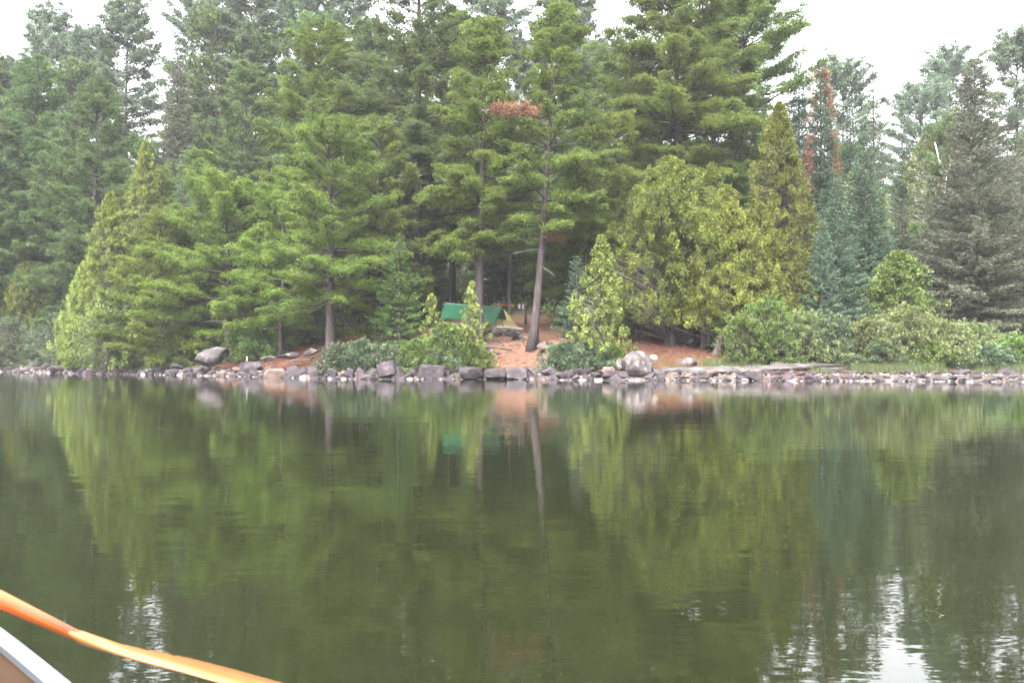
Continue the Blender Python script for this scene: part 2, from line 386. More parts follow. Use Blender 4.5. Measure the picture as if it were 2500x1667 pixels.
def pine(H, Rm, cb, lean=(0, 0), r0=.25, seed=0, dens=1.0, ts=.13, style='white', gap=.25, nb=8, boost=None, puff=1.0, flat=.68, wsp=.62):
    rng = np.random.RandomState(seed)
    tp = trunk_pts(H, lean, rng)
    tt = np.linspace(0, 1, len(tp)); rad = r0 * (1 - tt) ** .75 + .015
    rad[0] *= 1.7; rad[1] *= 1.1
    wood = [tube(tp, rad, 10, rng, .05)]
    # whorls
    zs = []; z = cb
    while z < H - .15:
        zs.append(z); z += rng.uniform(.7, 1.35) * wsp * (1 if z < H * .85 else .6)
    B0, AZ, L, E, CU, TT = [], [], [], [], [], []
    for z in zs:
        t = (z - cb) / (H - cb)
        wf = rng.uniform(.82, 1.15) * (.6 if rng.rand() < gap and t < .8 else 1)
        nbr = rng.randint(4, 7)
        a0 = rng.uniform(0, 6.28)
        prof = (1 - t) ** .5 * min(1, .72 + t * 2.2)
        if style == 'open': prof = min(1, (1 - t) ** .42 * (.75 + .6 * t))
        for k in range(nbr):
            az = a0 + k * 6.283 / nbr + rng.uniform(-.35, .35)
            l = Rm * prof * wf * rng.uniform(.78, 1.2) + .25
            B0.append(z + rng.uniform(-.12, .12)); AZ.append(az); L.append(l); TT.append(t)
            E.append(R(-8 + 52 * t ** 1.3 + rng.uniform(-13, 13))); CU.append(rng.uniform(.06, .2))
    if boost:
        for (z, azd, l, e) in boost:
            B0.append(z); AZ.append(R(azd)); L.append(l); E.append(R(e)); CU.append(.1); TT.append(.4)
    B0 = np.array(B0); AZ = np.array(AZ); L = np.array(L); E = np.array(E); CU = np.array(CU); TT = np.array(TT)
    nB = len(B0); P0 = on_trunk(tp, B0)
    hd = np.stack([np.cos(AZ), np.sin(AZ), 0 * AZ], 1)
    def bpos(i, s):
        Ls = L[i] * s
        return P0[i] + hd[i] * (Ls * np.cos(E[i]))[:, None] + np.array([0, 0, 1.])[None] * (Ls * np.sin(E[i]) + CU[i] * L[i] * s * s)[:, None]
    ii = np.arange(nB)
    ks = [0, .3, .6, 1.0]
    for a, b in zip(ks[:-1], ks[1:]):
        ra = (.008 + .011 * L) * (1 - a) + .006; rb = (.008 + .011 * L) * (1 - b) + .005
        wood.append(segs(bpos(ii, np.full(nB, a)), bpos(ii, np.full(nB, b)), ra, rb, 4))
    # twigs, each carrying a puff of needle tufts on its outer part
    sp = .27 / dens ** .5
    nt_ = np.maximum(4, (L * .8 / sp * 2).astype(int))
    bi = np.repeat(ii, nt_)
    s = rng.uniform(.10, 1.02, len(bi)) ** .62
    side = rng.choice([-1, 1], len(bi))
    ang = AZ[bi] + side * R(1) * rng.uniform(12, 70, len(bi))
    tl = np.clip(.30 * L[bi] * (1.15 - s) + .24, .2, 1.0) * rng.uniform(.55, 1.15, len(bi))
    el = R(1) * rng.uniform(-4, 38, len(bi))
    td = np.stack([np.cos(ang) * np.cos(el), np.sin(ang) * np.cos(el), np.sin(el)], 1)
    Pt = bpos(bi, np.minimum(s, 1))
    Pe = Pt + td * tl[:, None]
    wood.append(segs(Pt, Pe, .008, .004, 3))
    pr = (.17 + .30 * tl) * puff
    nf = np.maximum(5, (26 * (pr / .3) ** 1.6 * (.13 / ts) ** 1.7).astype(int))
    ti = np.repeat(np.arange(len(bi)), nf)
    g = unit(rng.normal(size=(len(ti), 3)) * np.array([[1, 1, .7]]) + np.array([[0, 0, .75]]))
    rad_ = (rng.uniform(.3, 1, len(ti)) ** .4)[:, None]
    Cn = (Pt + td * (tl * .62)[:, None])[ti] + g * rad_ * pr[ti][:, None] * np.array([[1, 1, flat]]) + td[ti] * rng.uniform(-.35, .3, len(ti))[:, None] * tl[ti][:, None]
    ax = unit(.45 * td[ti] + .5 * g + np.array([[0, 0, .45]]) + .25 * rng.normal(size=(len(ti), 3)))
    tb = .40 + rng.uniform(-.12, .12, len(bi))[ti] + rng.uniform(-.12, .12, nB)[bi[ti]] + rng.uniform(-.08, .08, len(ti))
    q = np.repeat(np.arange(len(ti)), nb)
    dd = unit(ax[q] + .85 * unit(rng.normal(size=(len(q), 3))))
    ln = ts * rng.uniform(.7, 1.15, len(q))
    V, F, T = blades(Cn[q] - dd * ts * .1, dd, ln, ts * .27, rng, tint=np.clip(tb[q] + rng.uniform(-.12, .12, len(q)), 0, 1))
    T.reshape(-1, 3)[:, 2] += .22; T.reshape(-1, 3)[:, :2] -= .10
    return join(wood)[:2], (V, F, T)

def conifer(H, Rm, cb=.3, lean=(0, 0), r0=.16, seed=0, ws=.24, nbr=8, droop=-12, sc=1.0, power=.95, bare=0, ragged=.2):
    """fir / spruce: cone of flat needle sprays"""
    rng = np.random.RandomState(seed)
    tp = trunk_pts(H, lean, rng, .05)
    tt = np.linspace(0, 1, len(tp)); rad = r0 * (1 - tt) ** .9 + .008
    wood = [tube(tp, rad, 7, rng, .04)]
    B0, AZ, L, E = [], [], [], []
    z = cb
    while z < H - .05:
        t = (z - cb) / (H - cb)
        wf = rng.uniform(1 - ragged, 1 + ragged * .5)
        n = max(4, int(nbr * (1 - .45 * t)))
        a0 = rng.uniform(0, 6.28)
        for k in range(n):
            l = (Rm * (1 - t) ** power * wf * rng.uniform(.8, 1.15) + .1) * min(1, .75 + 3 * t)
            B0.append(z); AZ.append(a0 + k * 6.283 / n + rng.uniform(-.25, .25)); L.append(l)
            E.append(R(droop + (42 - droop) * t ** 1.2 + rng.uniform(-7, 7)))
        z += ws * rng.uniform(.8, 1.2) * (1 - .35 * t)
    B0, AZ, L, E = map(np.array, (B0, AZ, L, E)); nB = len(B0); ii = np.arange(nB)
    P0 = on_trunk(tp, B0); hd = np.stack([np.cos(AZ), np.sin(AZ), 0 * AZ], 1)
    def bpos(i, s):
        return P0[i] + hd[i] * (L[i] * s * np.cos(E[i]))[:, None] + np.array([[0, 0, 1.]]) * (L[i] * s * np.sin(E[i]) + .16 * L[i] * s * s)[:, None]
    for a, b in ((0, .5), (.5, 1)):
        wood.append(segs(bpos(ii, np.full(nB, a)), bpos(ii, np.full(nB, b)), (.006 + .010 * L) * (1.1 - a), (.006 + .010 * L) * (1.1 - b), 3))
    sp = .085 * sc
    ntw = np.maximum(5, (L / sp * 2.4).astype(int))
    bi = np.repeat(ii, ntw)
    s = rng.uniform(.12, 1.0, len(bi)) ** .8
    side = rng.choice([-1, 1], len(bi))
    ang = AZ[bi] + side * R(1) * rng.uniform(25, 62, len(bi))
    tl = (np.clip(.32 * L[bi] * (1.1 - s) + .10, .07, .6)) * rng.uniform(.6, 1.2, len(bi))
    el = R(1) * rng.uniform(-16, 12, len(bi)) + E[bi] * .5
    td = np.stack([np.cos(ang) * np.cos(el), np.sin(ang) * np.cos(el), np.sin(el)], 1)
    Pt = bpos(bi, s)
    nf = np.maximum(2, (tl / (.06 * sc)).astype(int) + 1)
    ti = np.repeat(np.arange(len(bi)), nf)
    u = rng.uniform(0, 1, len(ti))
    Cn = Pt[ti] + td[ti] * (tl[ti] * u)[:, None]
    dd = unit(td[ti] + .6 * rng.normal(size=(len(ti), 3)) * np.array([[1, 1, .55]]))
    tint = np.clip(.30 + .28 * (u * s[ti]) + rng.uniform(-.12, .12, len(ti)) + rng.uniform(-.12, .12, nB)[bi[ti]], 0, 1)
    V, F, T = blades(Cn, dd, .115 * sc * rng.uniform(.7, 1.2, len(ti)), .044 * sc, rng, quad=True, tint=tint)
    return join(wood)[:2], (V, F, T)

def cluster_crown(H, Rm, cb, shape='cone', ncl=300, per=90, cr=.38, leaf=(.12, .046), droop=-.6, lean=(0, 0), r0=.14, seed=0, ragged=.25, stems=1, fill=.5):
    """crown of many leaf clusters: cedar, birch, maple bush, shrub"""
    rng = np.random.RandomState(seed)
    wood = []
    if stems == 1:
        tp = trunk_pts(H * .97, lean, rng, .08)
        tt = np.linspace(0, 1, len(tp)); rad = r0 * (1 - tt) ** .85 + .008; rad[0] *= 1.5
        wood.append(tube(tp, rad, 8, rng, .05))
    else:
        tp = trunk_pts(H * .5, (0, 0), rng, .01)
    if stems == 1: ncl = int(ncl * 2.5); per = int(per * .58); cr *= .60
    t = rng.uniform(0, 1, ncl) ** (1.15 if shape == 'cone' else .9)
    az = rng.uniform(0, 6.283, ncl)
    if shape == 'cone': pr = (1 - t) ** .72 * np.minimum(1, .72 + 2.2 * t)
    elif shape == 'ovate': pr = np.sin(np.pi * (np.clip(t, 0, 1) * .86 + .14) ** .75) ** .7
    else: pr = np.sqrt(np.clip(1 - t ** 2, 0, 1))
    lump = 1 + ragged * np.sin(az * 3 + t * 9 + rng.uniform(0, 6)) * .7 + ragged * rng.uniform(-.9, .9, ncl) * (1 + (rng.rand(ncl) < .1))
    rr = Rm * pr * lump * rng.uniform(fill, 1, ncl) ** .5
    z = cb + (H - cb) * t
    ctr = on_trunk(tp, z) if stems == 1 else np.stack([0 * z, 0 * z, z], 1)
    hd = np.stack([np.cos(az), np.sin(az), 0 * az], 1)
    Cc = ctr + hd * rr[:, None]; Cc[:, 2] = z
    if stems == 1:
        st = on_trunk(tp, np.maximum(z - rr * .35, 0.05))
        wood.append(segs(st, Cc, .012 + .008 * rr, .005, 3))
    else:
        base = hd * (Rm * .15) * rng.uniform(0, 1, (ncl, 1)); base[:, 2] = -.1
        mid = (base + Cc) / 2 + hd * .08
        far = rng.rand(ncl) < .16
        Cc[far] += (hd[far] * .5 + np.array([[0, 0, 1.]]) * rng.uniform(.3, 1, (far.sum(), 1))) * min(.5, .22 * Rm)
        mid = (base + Cc) / 2 + hd * .08
        wood.append(segs(base, mid, .012, .008, 3)); wood.append(segs(mid, Cc, .008, .004, 3))
    sz = cr * rng.uniform(.6, 1.25, ncl) * (.55 + .45 * pr)
    if stems != 1: sz = sz * np.where(far, .6, 1)
    ci = np.repeat(np.arange(ncl), per)
    g = unit(rng.normal(size=(len(ci), 3))) * (rng.uniform(.1, 1, len(ci)) ** .5)[:, None]
    P = Cc[ci] + g * sz[ci][:, None] * np.array([[1, 1, .72]] if stems != 1 or droop > -.3 else [[.78, .78, 1.15]])
    dd = unit(.6 * hd[ci] + .55 * g + np.array([[0, 0, droop]]) + .45 * rng.normal(size=(len(ci), 3)))
    tint = np.clip(.42 + rng.uniform(-.26, .26, ncl)[ci] + rng.uniform(-.15, .15, len(ci)), 0, 1)
    V, F, T = blades(P, dd, leaf[0] * rng.uniform(.6, 1.3, len(ci)), leaf[1], rng, quad=True, tint=tint)
    T.reshape(-1, 4)[:, 2] += .22; T.reshape(-1, 4)[:, 0] -= .12
    return join(wood)[:2], (V, F, T)

# ------------------------------------------------------------------ terrain and water
def build_ground():
    xs = np.concatenate([np.linspace(-420, -60, 25)[:-1], np.arange(-60, 45, .3), np.linspace(45, 420, 30)])
    ds = np.concatenate([np.linspace(-30, -1.5, 8)[:-1], np.arange(-1.5, 16, .22), np.linspace(16, 80, 70), np.linspace(84, 400, 20), [900]])
    X, Dd = np.meshgrid(xs, ds, indexing='ij')
    Y = shore(X) + Dd
    Z = ground(X, Y)
    V = np.stack([X, Y, Z], -1).reshape(-1, 3)
    nx, nd = X.shape
    idx = np.arange(nx * nd).reshape(nx, nd)
    F = np.stack([idx[:-1, :-1], idx[1:, :-1], idx[1:, 1:], idx[:-1, 1:]], -1).reshape(-1, 4)
    me = mesh_np('ground', V, F, M['ground'], smooth=True)
    dirt = np.array([.135, .072, .050]); needle = np.array([.085, .036, .026]); forest = np.array([.055, .042, .028]); tan = np.array([.135, .085, .055]); wet = np.array([.10, .08, .08])
    col = np.zeros((nx, nd, 3)); col[:] = forest
    def blend(c, w_): 
        nonlocal col
        col = col * (1 - w_[..., None]) + .7 * c * w_[..., None]
    sm = lambda a, b, v: np.clip((v - a) / (b - a), 0, 1)
    nse = vnoise(X * 1.3, Y * 1.3, 11)
    blend(needle, sm(-18, -16, X) * (1 - sm(13, 15, X)) * (1 - sm(11, 15, Dd + nse)))
    blend(dirt, sm(-3, -2.2, X + .4 * nse) * (1 - sm(3.0, 4.0, X + .4 * nse)) * (1 - sm(14, 17, Dd)))
    blend(tan, sm(4.2, 5.0, X) * (1 - sm(9.5, 11, X)) * (1 - sm(3.2, 4.4, Dd + nse)))
    blend(wet, 1 - sm(.1, .6, Dd + .3 * nse))
    a = me.attributes.new('soil', 'FLOAT_COLOR', 'POINT')
    rgba = np.concatenate([col, np.ones((nx, nd, 1))], -1).reshape(-1)
    a.data.foreach_set('color', rgba.astype(np.float32))
    o = link('ground', me); tag(o, kind='structure')
build_ground()
me = mesh_np('water', np.array([[-1500, -600, 0], [1500, -600, 0], [1500, 900, 0], [-1500, 900, 0]]), np.array([[0, 1, 2, 3]]), M['water'])
tag(link('water', me), kind='structure')

# ------------------------------------------------------------------ trees
def place(kind, wood, fol, px, Y, label, cat, wm, fm, group=None, rot=0, zoff=0., trunk_name='trunk'):
    x = xat(px, Y)
    e = bpy.data.objects.new(kind, None); C.objects.link(e)
    e.location = (x, Y, gz(x, Y) + zoff); e.rotation_euler = (0, 0, rot)
    tag(e, label, cat, group)
    wme = wood if isinstance(wood, bpy.types.Mesh) else mesh_np(trunk_name, wood[0], wood[1], M[wm], smooth=True)
    link(trunk_name, wme, e)
    fme = fol if isinstance(fol, bpy.types.Mesh) else mesh_np('crown', fol[0], fol[1], M[fm], fol[2])
    link('crown', fme, e)
    return e

def height(px, Y, top): return zat(top, Y) - gz(xat(px, Y), Y)

sd_ = 100
def T_pine(px, Y, top, Rm, cbf, label, lean=(0, 0), r0=.22, mat='pine', dens=1.0, ts=None, style='white', gap=.25, boost=None, nb=8, puff=1.0, group='pines in the forest', kind='pine_tree', seed=None, wm='bark'):
    global sd_; sd_ += 1
    H = height(px, Y, top)
    ts = ts or .13 * max(1, Y / 58)
    cb = cbf if cbf > .55 else cbf * H
    wd, fo = pine(H, Rm, cb, lean, r0, seed or sd_, dens / max(1, Y / 58) ** 1.2, ts, style, gap, nb, boost, puff)
    return place(kind, wd, fo, px, Y, label, 'pine', wm, mat, group)

def T_con(px, Y, top, Rm, label, mat='fir', sc=1.0, kind='fir_tree', cat='fir', cb=.4, group='firs and spruces', **kw):
    global sd_; sd_ += 1
    H = height(px, Y, top)
    wd, fo = conifer(H, Rm, cb, seed=sd_, sc=sc, **kw)
    return place(kind, wd, fo, px, Y, label, cat, 'barkdark', mat, group)

def T_cl(px, Y, top, Rm, label, mat='cedar', kind='cedar_tree', cat='cedar', wm='barkcedar', group='cedars near the shore', zoff=0., **kw):
    global sd_; sd_ += 1
    H = height(px, Y, top)
    wd, fo = cluster_crown(H, Rm, seed=sd_, **kw)
    return place(kind, wd, fo, px, Y, label, cat, wm, mat, group, zoff=zoff)

# --- skyline pines at the back
BP = [
 (118, 100, 44, 3.2, .5, 'hazy thin pine rising as the leftmost full peak on the skyline'),
 (22, 92, 165, 3.4, .3, 'hazy pine cut by the left edge of the view, below the sky'),
 (212, 94, 82, 3.2, .3, 'hazy blunt topped pine just left of the tall open skyline pine'),
 (307, 88, 4, 2.9, .42, 'tall open pine with dark bare trunk standing clear against white sky'),
 (495, 98, 14, 4.3, .3, 'broad double topped hazy pine right of the brown spruce'),
 (612, 88, -75, 3.4, .45, 'high flat layered pine whose limbs stretch right over a sky gap'),
 (728, 94, -25, 3.6, .3, 'hazy pine on the skyline between the flat layered pine and the centre'),
 (835, 88, -60, 3.8, .35, 'dark hazy pine behind the pale cone bearing pine left of centre'),
 (1195, 84, -90, 4.2, .4, 'pine with straight dark upper stem showing sky at the top centre'),
 (1385, 86, -10, 3.6, .35, 'hazy pine at left rim of the sky notch right of centre'),
 (1480, 82, 118, 3.0, .3, 'lower pine whose tip stands in the sky notch right of centre'),
 (2062, 98, 175, 4.0, .3, 'pale green hazy pine behind the red edged fir'),
 (2250, 108, 230, 4.6, .2, 'pale hazy pine rounding the forest edge left of the tall brown spruce'),
 (2325, 112, 142, 4.4, .25, 'hazy grey green pine peeking above the birch on the right'),
 (2490, 92, 95, 3.6, .3, 'tall faint pine cut by the right edge of the view'),
]
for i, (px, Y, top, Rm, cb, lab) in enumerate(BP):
    T_pine(px, Y, top, Rm * 1.3, cb, lab, mat='pine_hazed', style='open', gap=.3, ts=.24, dens=1.5, nb=7, group='pines on the skyline', r0=.2)
# --- middle rows
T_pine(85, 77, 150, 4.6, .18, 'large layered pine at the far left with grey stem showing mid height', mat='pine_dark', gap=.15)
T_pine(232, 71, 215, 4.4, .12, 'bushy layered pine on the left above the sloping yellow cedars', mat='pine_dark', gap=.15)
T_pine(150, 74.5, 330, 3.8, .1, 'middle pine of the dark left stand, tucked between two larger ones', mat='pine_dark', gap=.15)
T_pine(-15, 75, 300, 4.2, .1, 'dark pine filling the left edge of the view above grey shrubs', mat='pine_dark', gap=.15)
T_pine(385, 74, 420, 3.4, .1, 'green pine behind the small blue fir on the left', mat='pine')
T_pine(600, 74, 165, 4.2, .15, 'tall pine behind the young shore pines, left of the crooked pine', mat='pine_dark')
T_pine(480, 70, 380, 3.2, .1, 'mid height pine directly behind the blue fir and young pines', mat='pine')
T_pine(768, 61, 88, 4.4, .28, 'pale green cone bearing pine with crooked limbs left of centre', mat='pine', gap=.2, lean=(.01, 0))
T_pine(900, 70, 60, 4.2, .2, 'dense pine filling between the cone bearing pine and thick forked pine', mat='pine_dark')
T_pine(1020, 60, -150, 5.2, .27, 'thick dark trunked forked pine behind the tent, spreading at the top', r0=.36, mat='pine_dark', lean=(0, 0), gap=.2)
T_pine(925, 56, 300, 3.3, 1.4, 'mid height pine rising behind the dark green fir, left of the thick forked pine', mat='pine', r0=.15, gap=.15)
T_pine(1405, 55.5, 400, 2.9, 2.0, 'mid height pine between the leaning bare stemmed pine and the broad olive cedar', mat='pine', r0=.14, gap=.15)
T_pine(1105, 66, 40, 3.8, .25, 'pine right behind the thick forked pine at the centre', mat='pine')
T_pine(1500, 66, 120, 4.2, .15, 'pine filling below the sky notch behind the leaning pale pine', mat='pine_dark')
T_pine(1655, 59, -120, 5.0, .42, 'huge spreading pine towering above the big olive cedar', mat='pine', r0=.34, gap=.15, puff=1.25)
T_pine(1815, 64, -30, 5.4, .32, 'big pine with long limbs reaching right over white sky', mat='pine', r0=.3, gap=.3, style='open')
T_pine(1740, 70, 60, 4.0, .2, 'pine half hidden between the two largest right hand pines', mat='pine_dark')
T_pine(1392, 52.5, 285, 2.3, .42, 'slim leaning pale green pine right of the two bare stemmed pines', mat='pine_young', lean=(.23, 0), r0=.13)
# --- hero pines of the camp
P1 = T_pine(808, 51.5, 320, 3.9, 3.0, 'straight reddish stemmed pine on the rusty slope left of the small dark fir', lean=(-.012, 0), r0=.25, mat='pine', gap=.3)
P3 = T_pine(1170, 51.3, 62, 2.7, 5.2, 'puffy crowned pine behind the green tarp tent, second camp pine from the right', lean=(.013, 0), r0=.24, mat='pine', gap=.45, ts=.12, dens=1.0, puff=1.35,
            boost=[(7.0, 190, 3.0, 4), (7.6, 205, 2.7, 0), (7.2, 170, 2.8, 8), (4.9, 195, 2.5, -8), (5.1, 215, 2.3, -6), (8.1, -20, 2.2, 5), (7.6, -35, 2.3, 0), (6.9, -10, 2.0, 0), (4.6, 240, 2.0, -10), (9.9, -30, 2.4, 4), (10.0, 200, 2.0, 4), (11.3, 215, 2.6, 6), (11.5, 260, 2.2, 4)])
P4 = T_pine(1298, 50.3, 30, 3.3, 5.7, 'leaning bare stemmed pine with flared roots right of the dirt path', lean=(.088, 0), r0=.205, mat='pine', gap=.3,
            boost=[(6.4, -20, 3.0, 2), (7.0, -40, 3.2, 0), (6.0, -60, 2.0, -8), (9, -15, 3.4, 4)])
T_pine(553, 59.5, 455, 4.9, 1.5, 'young spreading pine with low boughs behind the slanted boulder', mat='pine_young', r0=.16, gap=.1)
T_pine(688, 56, 475, 3.6, 1.6, 'bright young pine between the slanted boulder and the reddish stemmed pine', mat='pine_young', r0=.14, gap=.1)
T_pine(400, 61, 540, 4.0, .6, 'low young pine at the waterline right of the yellow cedars', mat='pine_young', r0=.12, gap=.1)
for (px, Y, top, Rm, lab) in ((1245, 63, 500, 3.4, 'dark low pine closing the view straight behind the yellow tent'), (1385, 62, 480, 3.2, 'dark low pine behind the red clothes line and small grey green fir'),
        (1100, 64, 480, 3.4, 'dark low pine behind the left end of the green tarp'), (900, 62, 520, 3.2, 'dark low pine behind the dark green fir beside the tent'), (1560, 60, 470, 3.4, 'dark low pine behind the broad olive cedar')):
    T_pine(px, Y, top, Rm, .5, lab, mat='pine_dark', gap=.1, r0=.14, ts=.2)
# --- cedars
ck = dict(ncl=430, per=95, cr=.42, cb=.3)
T_cl(268, 64, 470, 2.6, 'middle yellow green cedar of the three that step down to the left shore', mat='cedar_mid', **ck)
T_cl(352, 66, 345, 2.7, 'tallest yellow green cedar stepping up beside the small blue fir', mat='cedar_mid', **ck)
T_cl(205, 64.5, 640, 1.9, 'lowest bright cedar of the three, right over the grey shrubs', mat='cedar_lit', ncl=300, per=95, cr=.4, cb=.2)
T_cl(300, 61.5, 700, 2.6, 'wide green cedar thicket right above the left shore stones', mat='leaf', ncl=330, per=95, cr=.4, cb=.15, shape='dome', kind='cedar_bush')
T_cl(60, 73, 640, 2.6, 'dark cedar at the left edge behind grey green shrubs', mat='cedar', ncl=300, per=95, cr=.4, cb=.2)
T_cl(1635, 51.5, 385, 3.0, 'broad olive cedar with rounded crown over the dark hollow', mat='cedar', ncl=760, per=105, cr=.42, cb=1.1, shape='ovate', fill=.4, r0=.26, ragged=.5)
T_cl(1555, 52.8, 455, 2.2, 'shaded olive cedar at the left flank of the broad olive cedar', mat='cedar', ncl=380, per=95, cr=.4, cb=1.0, ragged=.4)
T_cl(1768, 50.2, 455, 2.6, 'pale yellow green cedar in front of the broad olive cedar', mat='cedar_mid', ncl=520, per=100, cr=.4, cb=1.4, shape='cone', ragged=.4, r0=.17, lean=(.02, 0))
T_cl(1905, 53, 250, 2.8, 'tall pointed yellow green cedar, highest of the right hand cedars', mat='cedar', ncl=620, per=100, cr=.42, cb=.5)
T_cl(1740, 55, 400, 2.4, 'olive cedar top wedged between the broad cedar and the tall pointed cedar', mat='cedar', ncl=430, per=95, cr=.42, cb=1.8)
T_cl(1860, 51.0, 500, 2.3, 'shaded olive cedar at the foot of the tall pointed cedar', mat='cedar', ncl=380, per=95, cr=.4, cb=.3)
T_cl(1468, 47.0, 575, 1.3, 'young open cedar with visible pale stem beside the shore path', mat='cedar_lit', ncl=150, per=75, cr=.28, cb=.5, r0=.06, leaf=(.11, .05), ragged=.5)
T_cl(1052, 49.3, 715, .62, 'small thin cedar sapling in front of the green tarp', mat='cedar_lit', ncl=45, per=60, cr=.24, cb=.3, r0=.035, leaf=(.1, .045), ragged=.6)
T_cl(1152, 48.6, 690, .7, 'slender yellow green sapling hiding the foot of the puffy pine', mat='cedar_lit', ncl=85, per=60, cr=.25, cb=.2, r0=.03, leaf=(.1, .045), ragged=.6)
T_cl(1090, 48.5, 790, 1.2, 'low spreading bright green bush between shore rocks and tent', mat='leaf', ncl=170, per=70, cr=.26, cb=.15, shape='dome', kind='young_bush', cat='bush', leaf=(.09, .05), droop=0)
# --- firs and spruces
T_con(447, 62.5, 365, 2.0, 'small blue green fir among green pines on the left', ws=.3)
T_con(430, 80, 88, 4.0, 'dull brown green spruce peak in front of the double topped pine', mat='spruce_brown', kind='spruce_tree', cat='spruce', sc=1.4, ws=.27, ragged=.35, nbr=10)
T_con(975, 51.2, 575, 1.65, 'dark green fir left of the tent with drooping sprays', mat='fir_green', sc=.9, ws=.26)
T_con(1408, 49, 625, 1.25, 'small pale grey green fir left of the young open cedar', mat='fir', sc=.8, ws=.3, ragged=.35)
T_con(1953, 63, 148, 2.0, 'narrow grey green spire fir left of the red edged fir', mat='fir', sc=1.1, power=.8)
FR = T_con(2006, 60, 152, 2.2, 'narrow fir flanked by rust red dead sprays', mat='fir', sc=1.1, power=.8)
T_con(2047, 52.5, 435, 2.1, 'front blue green fir above the right hand bushes', mat='fir', sc=.95)
T_con(2112, 59, 300, 2.5, 'blue green fir behind and right of the front fir', mat='fir', sc=1.05)
T_con(2007, 51, 530, 1.4, 'short fir wedged between the tall pointed cedar and front blue fir', mat='fir', sc=.9)
T_con(2135, 73, 165, 2.4, 'dark spruce with ragged top against the sky right of the red edged fir', mat='spruce', kind='spruce_tree', cat='spruce', sc=1.3, ws=.42, ragged=.4)
T_con(2205, 66, 365, 1.8, 'narrow shaded spruce left of the birch', mat='fir', kind='spruce_tree', cat='spruce', sc=1.1)
T_con(2078, 76, 235, 1.6, 'slim faint spire between the red edged fir and ragged dark spruce', mat='fir', sc=1.4)
T_con(2385, 55.5, 138, 4.4, 'great brownish grey spruce filling the right side', mat='spruce_brown', kind='spruce_tree', cat='spruce', sc=1.15, ws=.3, ragged=.4, nbr=9, power=.75)
T_con(2500, 59, 330, 3.4, 'brownish spruce cut by the right edge below the faint pine', mat='spruce', kind='spruce_tree', cat='spruce', sc=1.15, ragged=.35, ws=.32)
T_con(2285, 60, 480, 2.2, 'dusky spruce between the leafy bush tree and the great brownish spruce', mat='spruce', kind='spruce_tree', cat='spruce', sc=1.1, ragged=.3)
for px, top in ((842, 170), (870, 195), (895, 195)):
    T_con(px, 84, top, 1.0, 'tiny frosted fir spire peeking through pines left of centre', mat='fir', sc=1.3, group='tiny frosted spires')
# --- broadleaf
T_cl(2192, 53.5, 615, 1.75, 'fresh green maple like bush tree in front of the spruces', mat='leaf', kind='broadleaf_tree', cat='tree', wm='barkdark', group='broadleaf trees', ncl=230, per=80, cr=.42, cb=.3, droop=.0, shape='ovate', leaf=(.12, .08), ragged=.45)
BIRCH = T_cl(2275, 66, 320, 2.5, 'pale birch with white forked stems behind the bush tree', mat='leaf_pale', kind='birch_tree', cat='birch', wm='birch', group='broadleaf trees', ncl=330, per=70, cr=.5, cb=4, droop=-.1, shape='ovate', leaf=(.12, .08), r0=.13)
T_cl(2100, 62, 400, 1.6, 'yellowish broadleaf tree squeezed between the red edged fir and blue firs', mat='leaf_pale', kind='broadleaf_tree', cat='tree', wm='barkdark', group='broadleaf trees', ncl=180, per=70, cr=.4, cb=2, droop=-.1, shape='ovate', leaf=(.12, .08), r0=.1)

# --- forest filler: shared meshes, hidden for the most part
def filler():
    rng = np.random.RandomState(5)
    prot = []
    for k in range(3):
        wd, fo = pine(15, 4.0, 1.5, (0, 0), .2, 900 + k, .5, .22, 'white', .2, 6)
        prot.append((mesh_np('trunk', wd[0], wd[1], M['barkdark'], smooth=True), mesh_np('crown', fo[0], fo[1], M['pine_dark'], fo[2]), 'pine_tree', 'pine'))
    for k in range(2):
        wd, fo = conifer(13, 2.6, .3, seed=950 + k, sc=1.5, ws=.34)
        prot.append((mesh_np('trunk', wd[0], wd[1], M['barkdark'], smooth=True), mesh_np('crown', fo[0], fo[1], M['spruce'], fo[2]), 'spruce_tree', 'spruce'))
    rows = [(62, 520), (69, 430), (78, 330), (88, 215)]
    for Y0, top in rows:
        for px in range(-80, 2620, 125):
            if px < 500 and Y0 < 75: continue
            if Y0 < 66 and (850 < px < 1450): continue
            px2 = px + rng.uniform(-55, 55); Y = Y0 + rng.uniform(-2.5, 2.5)
            if 1900 < px2 < 2300 and top < 500: tp_ = 430
            elif px2 < 480 and top < 300: tp_ = 250
            elif top < 300 and (px2 < 1400 or 1560 < px2 < 1880): tp_ = 110
            elif px2 > 2250: tp_ = 380
            else: tp_ = top
            H = height(px2, Y, tp_ + rng.uniform(-60, 60))
            tm, fm, kd, ct = prot[rng.randint(5)]
            x = xat(px2, Y)
            e = bpy.data.objects.new(kd, None); C.objects.link(e); e.location = (x, Y, gz(x, Y)); e.rotation_euler = (0, 0, rng.uniform(0, 6.28))
            s = H / 14; e.scale = (max(.75, s * .9), max(.75, s * .9), s)
            tag(e, 'shaded %s deep in the wood, mostly hidden behind the front trees' % ct, ct, 'hidden inner %ss' % ct)
            link('trunk', tm, e); link('crown', fm, e)
filler()

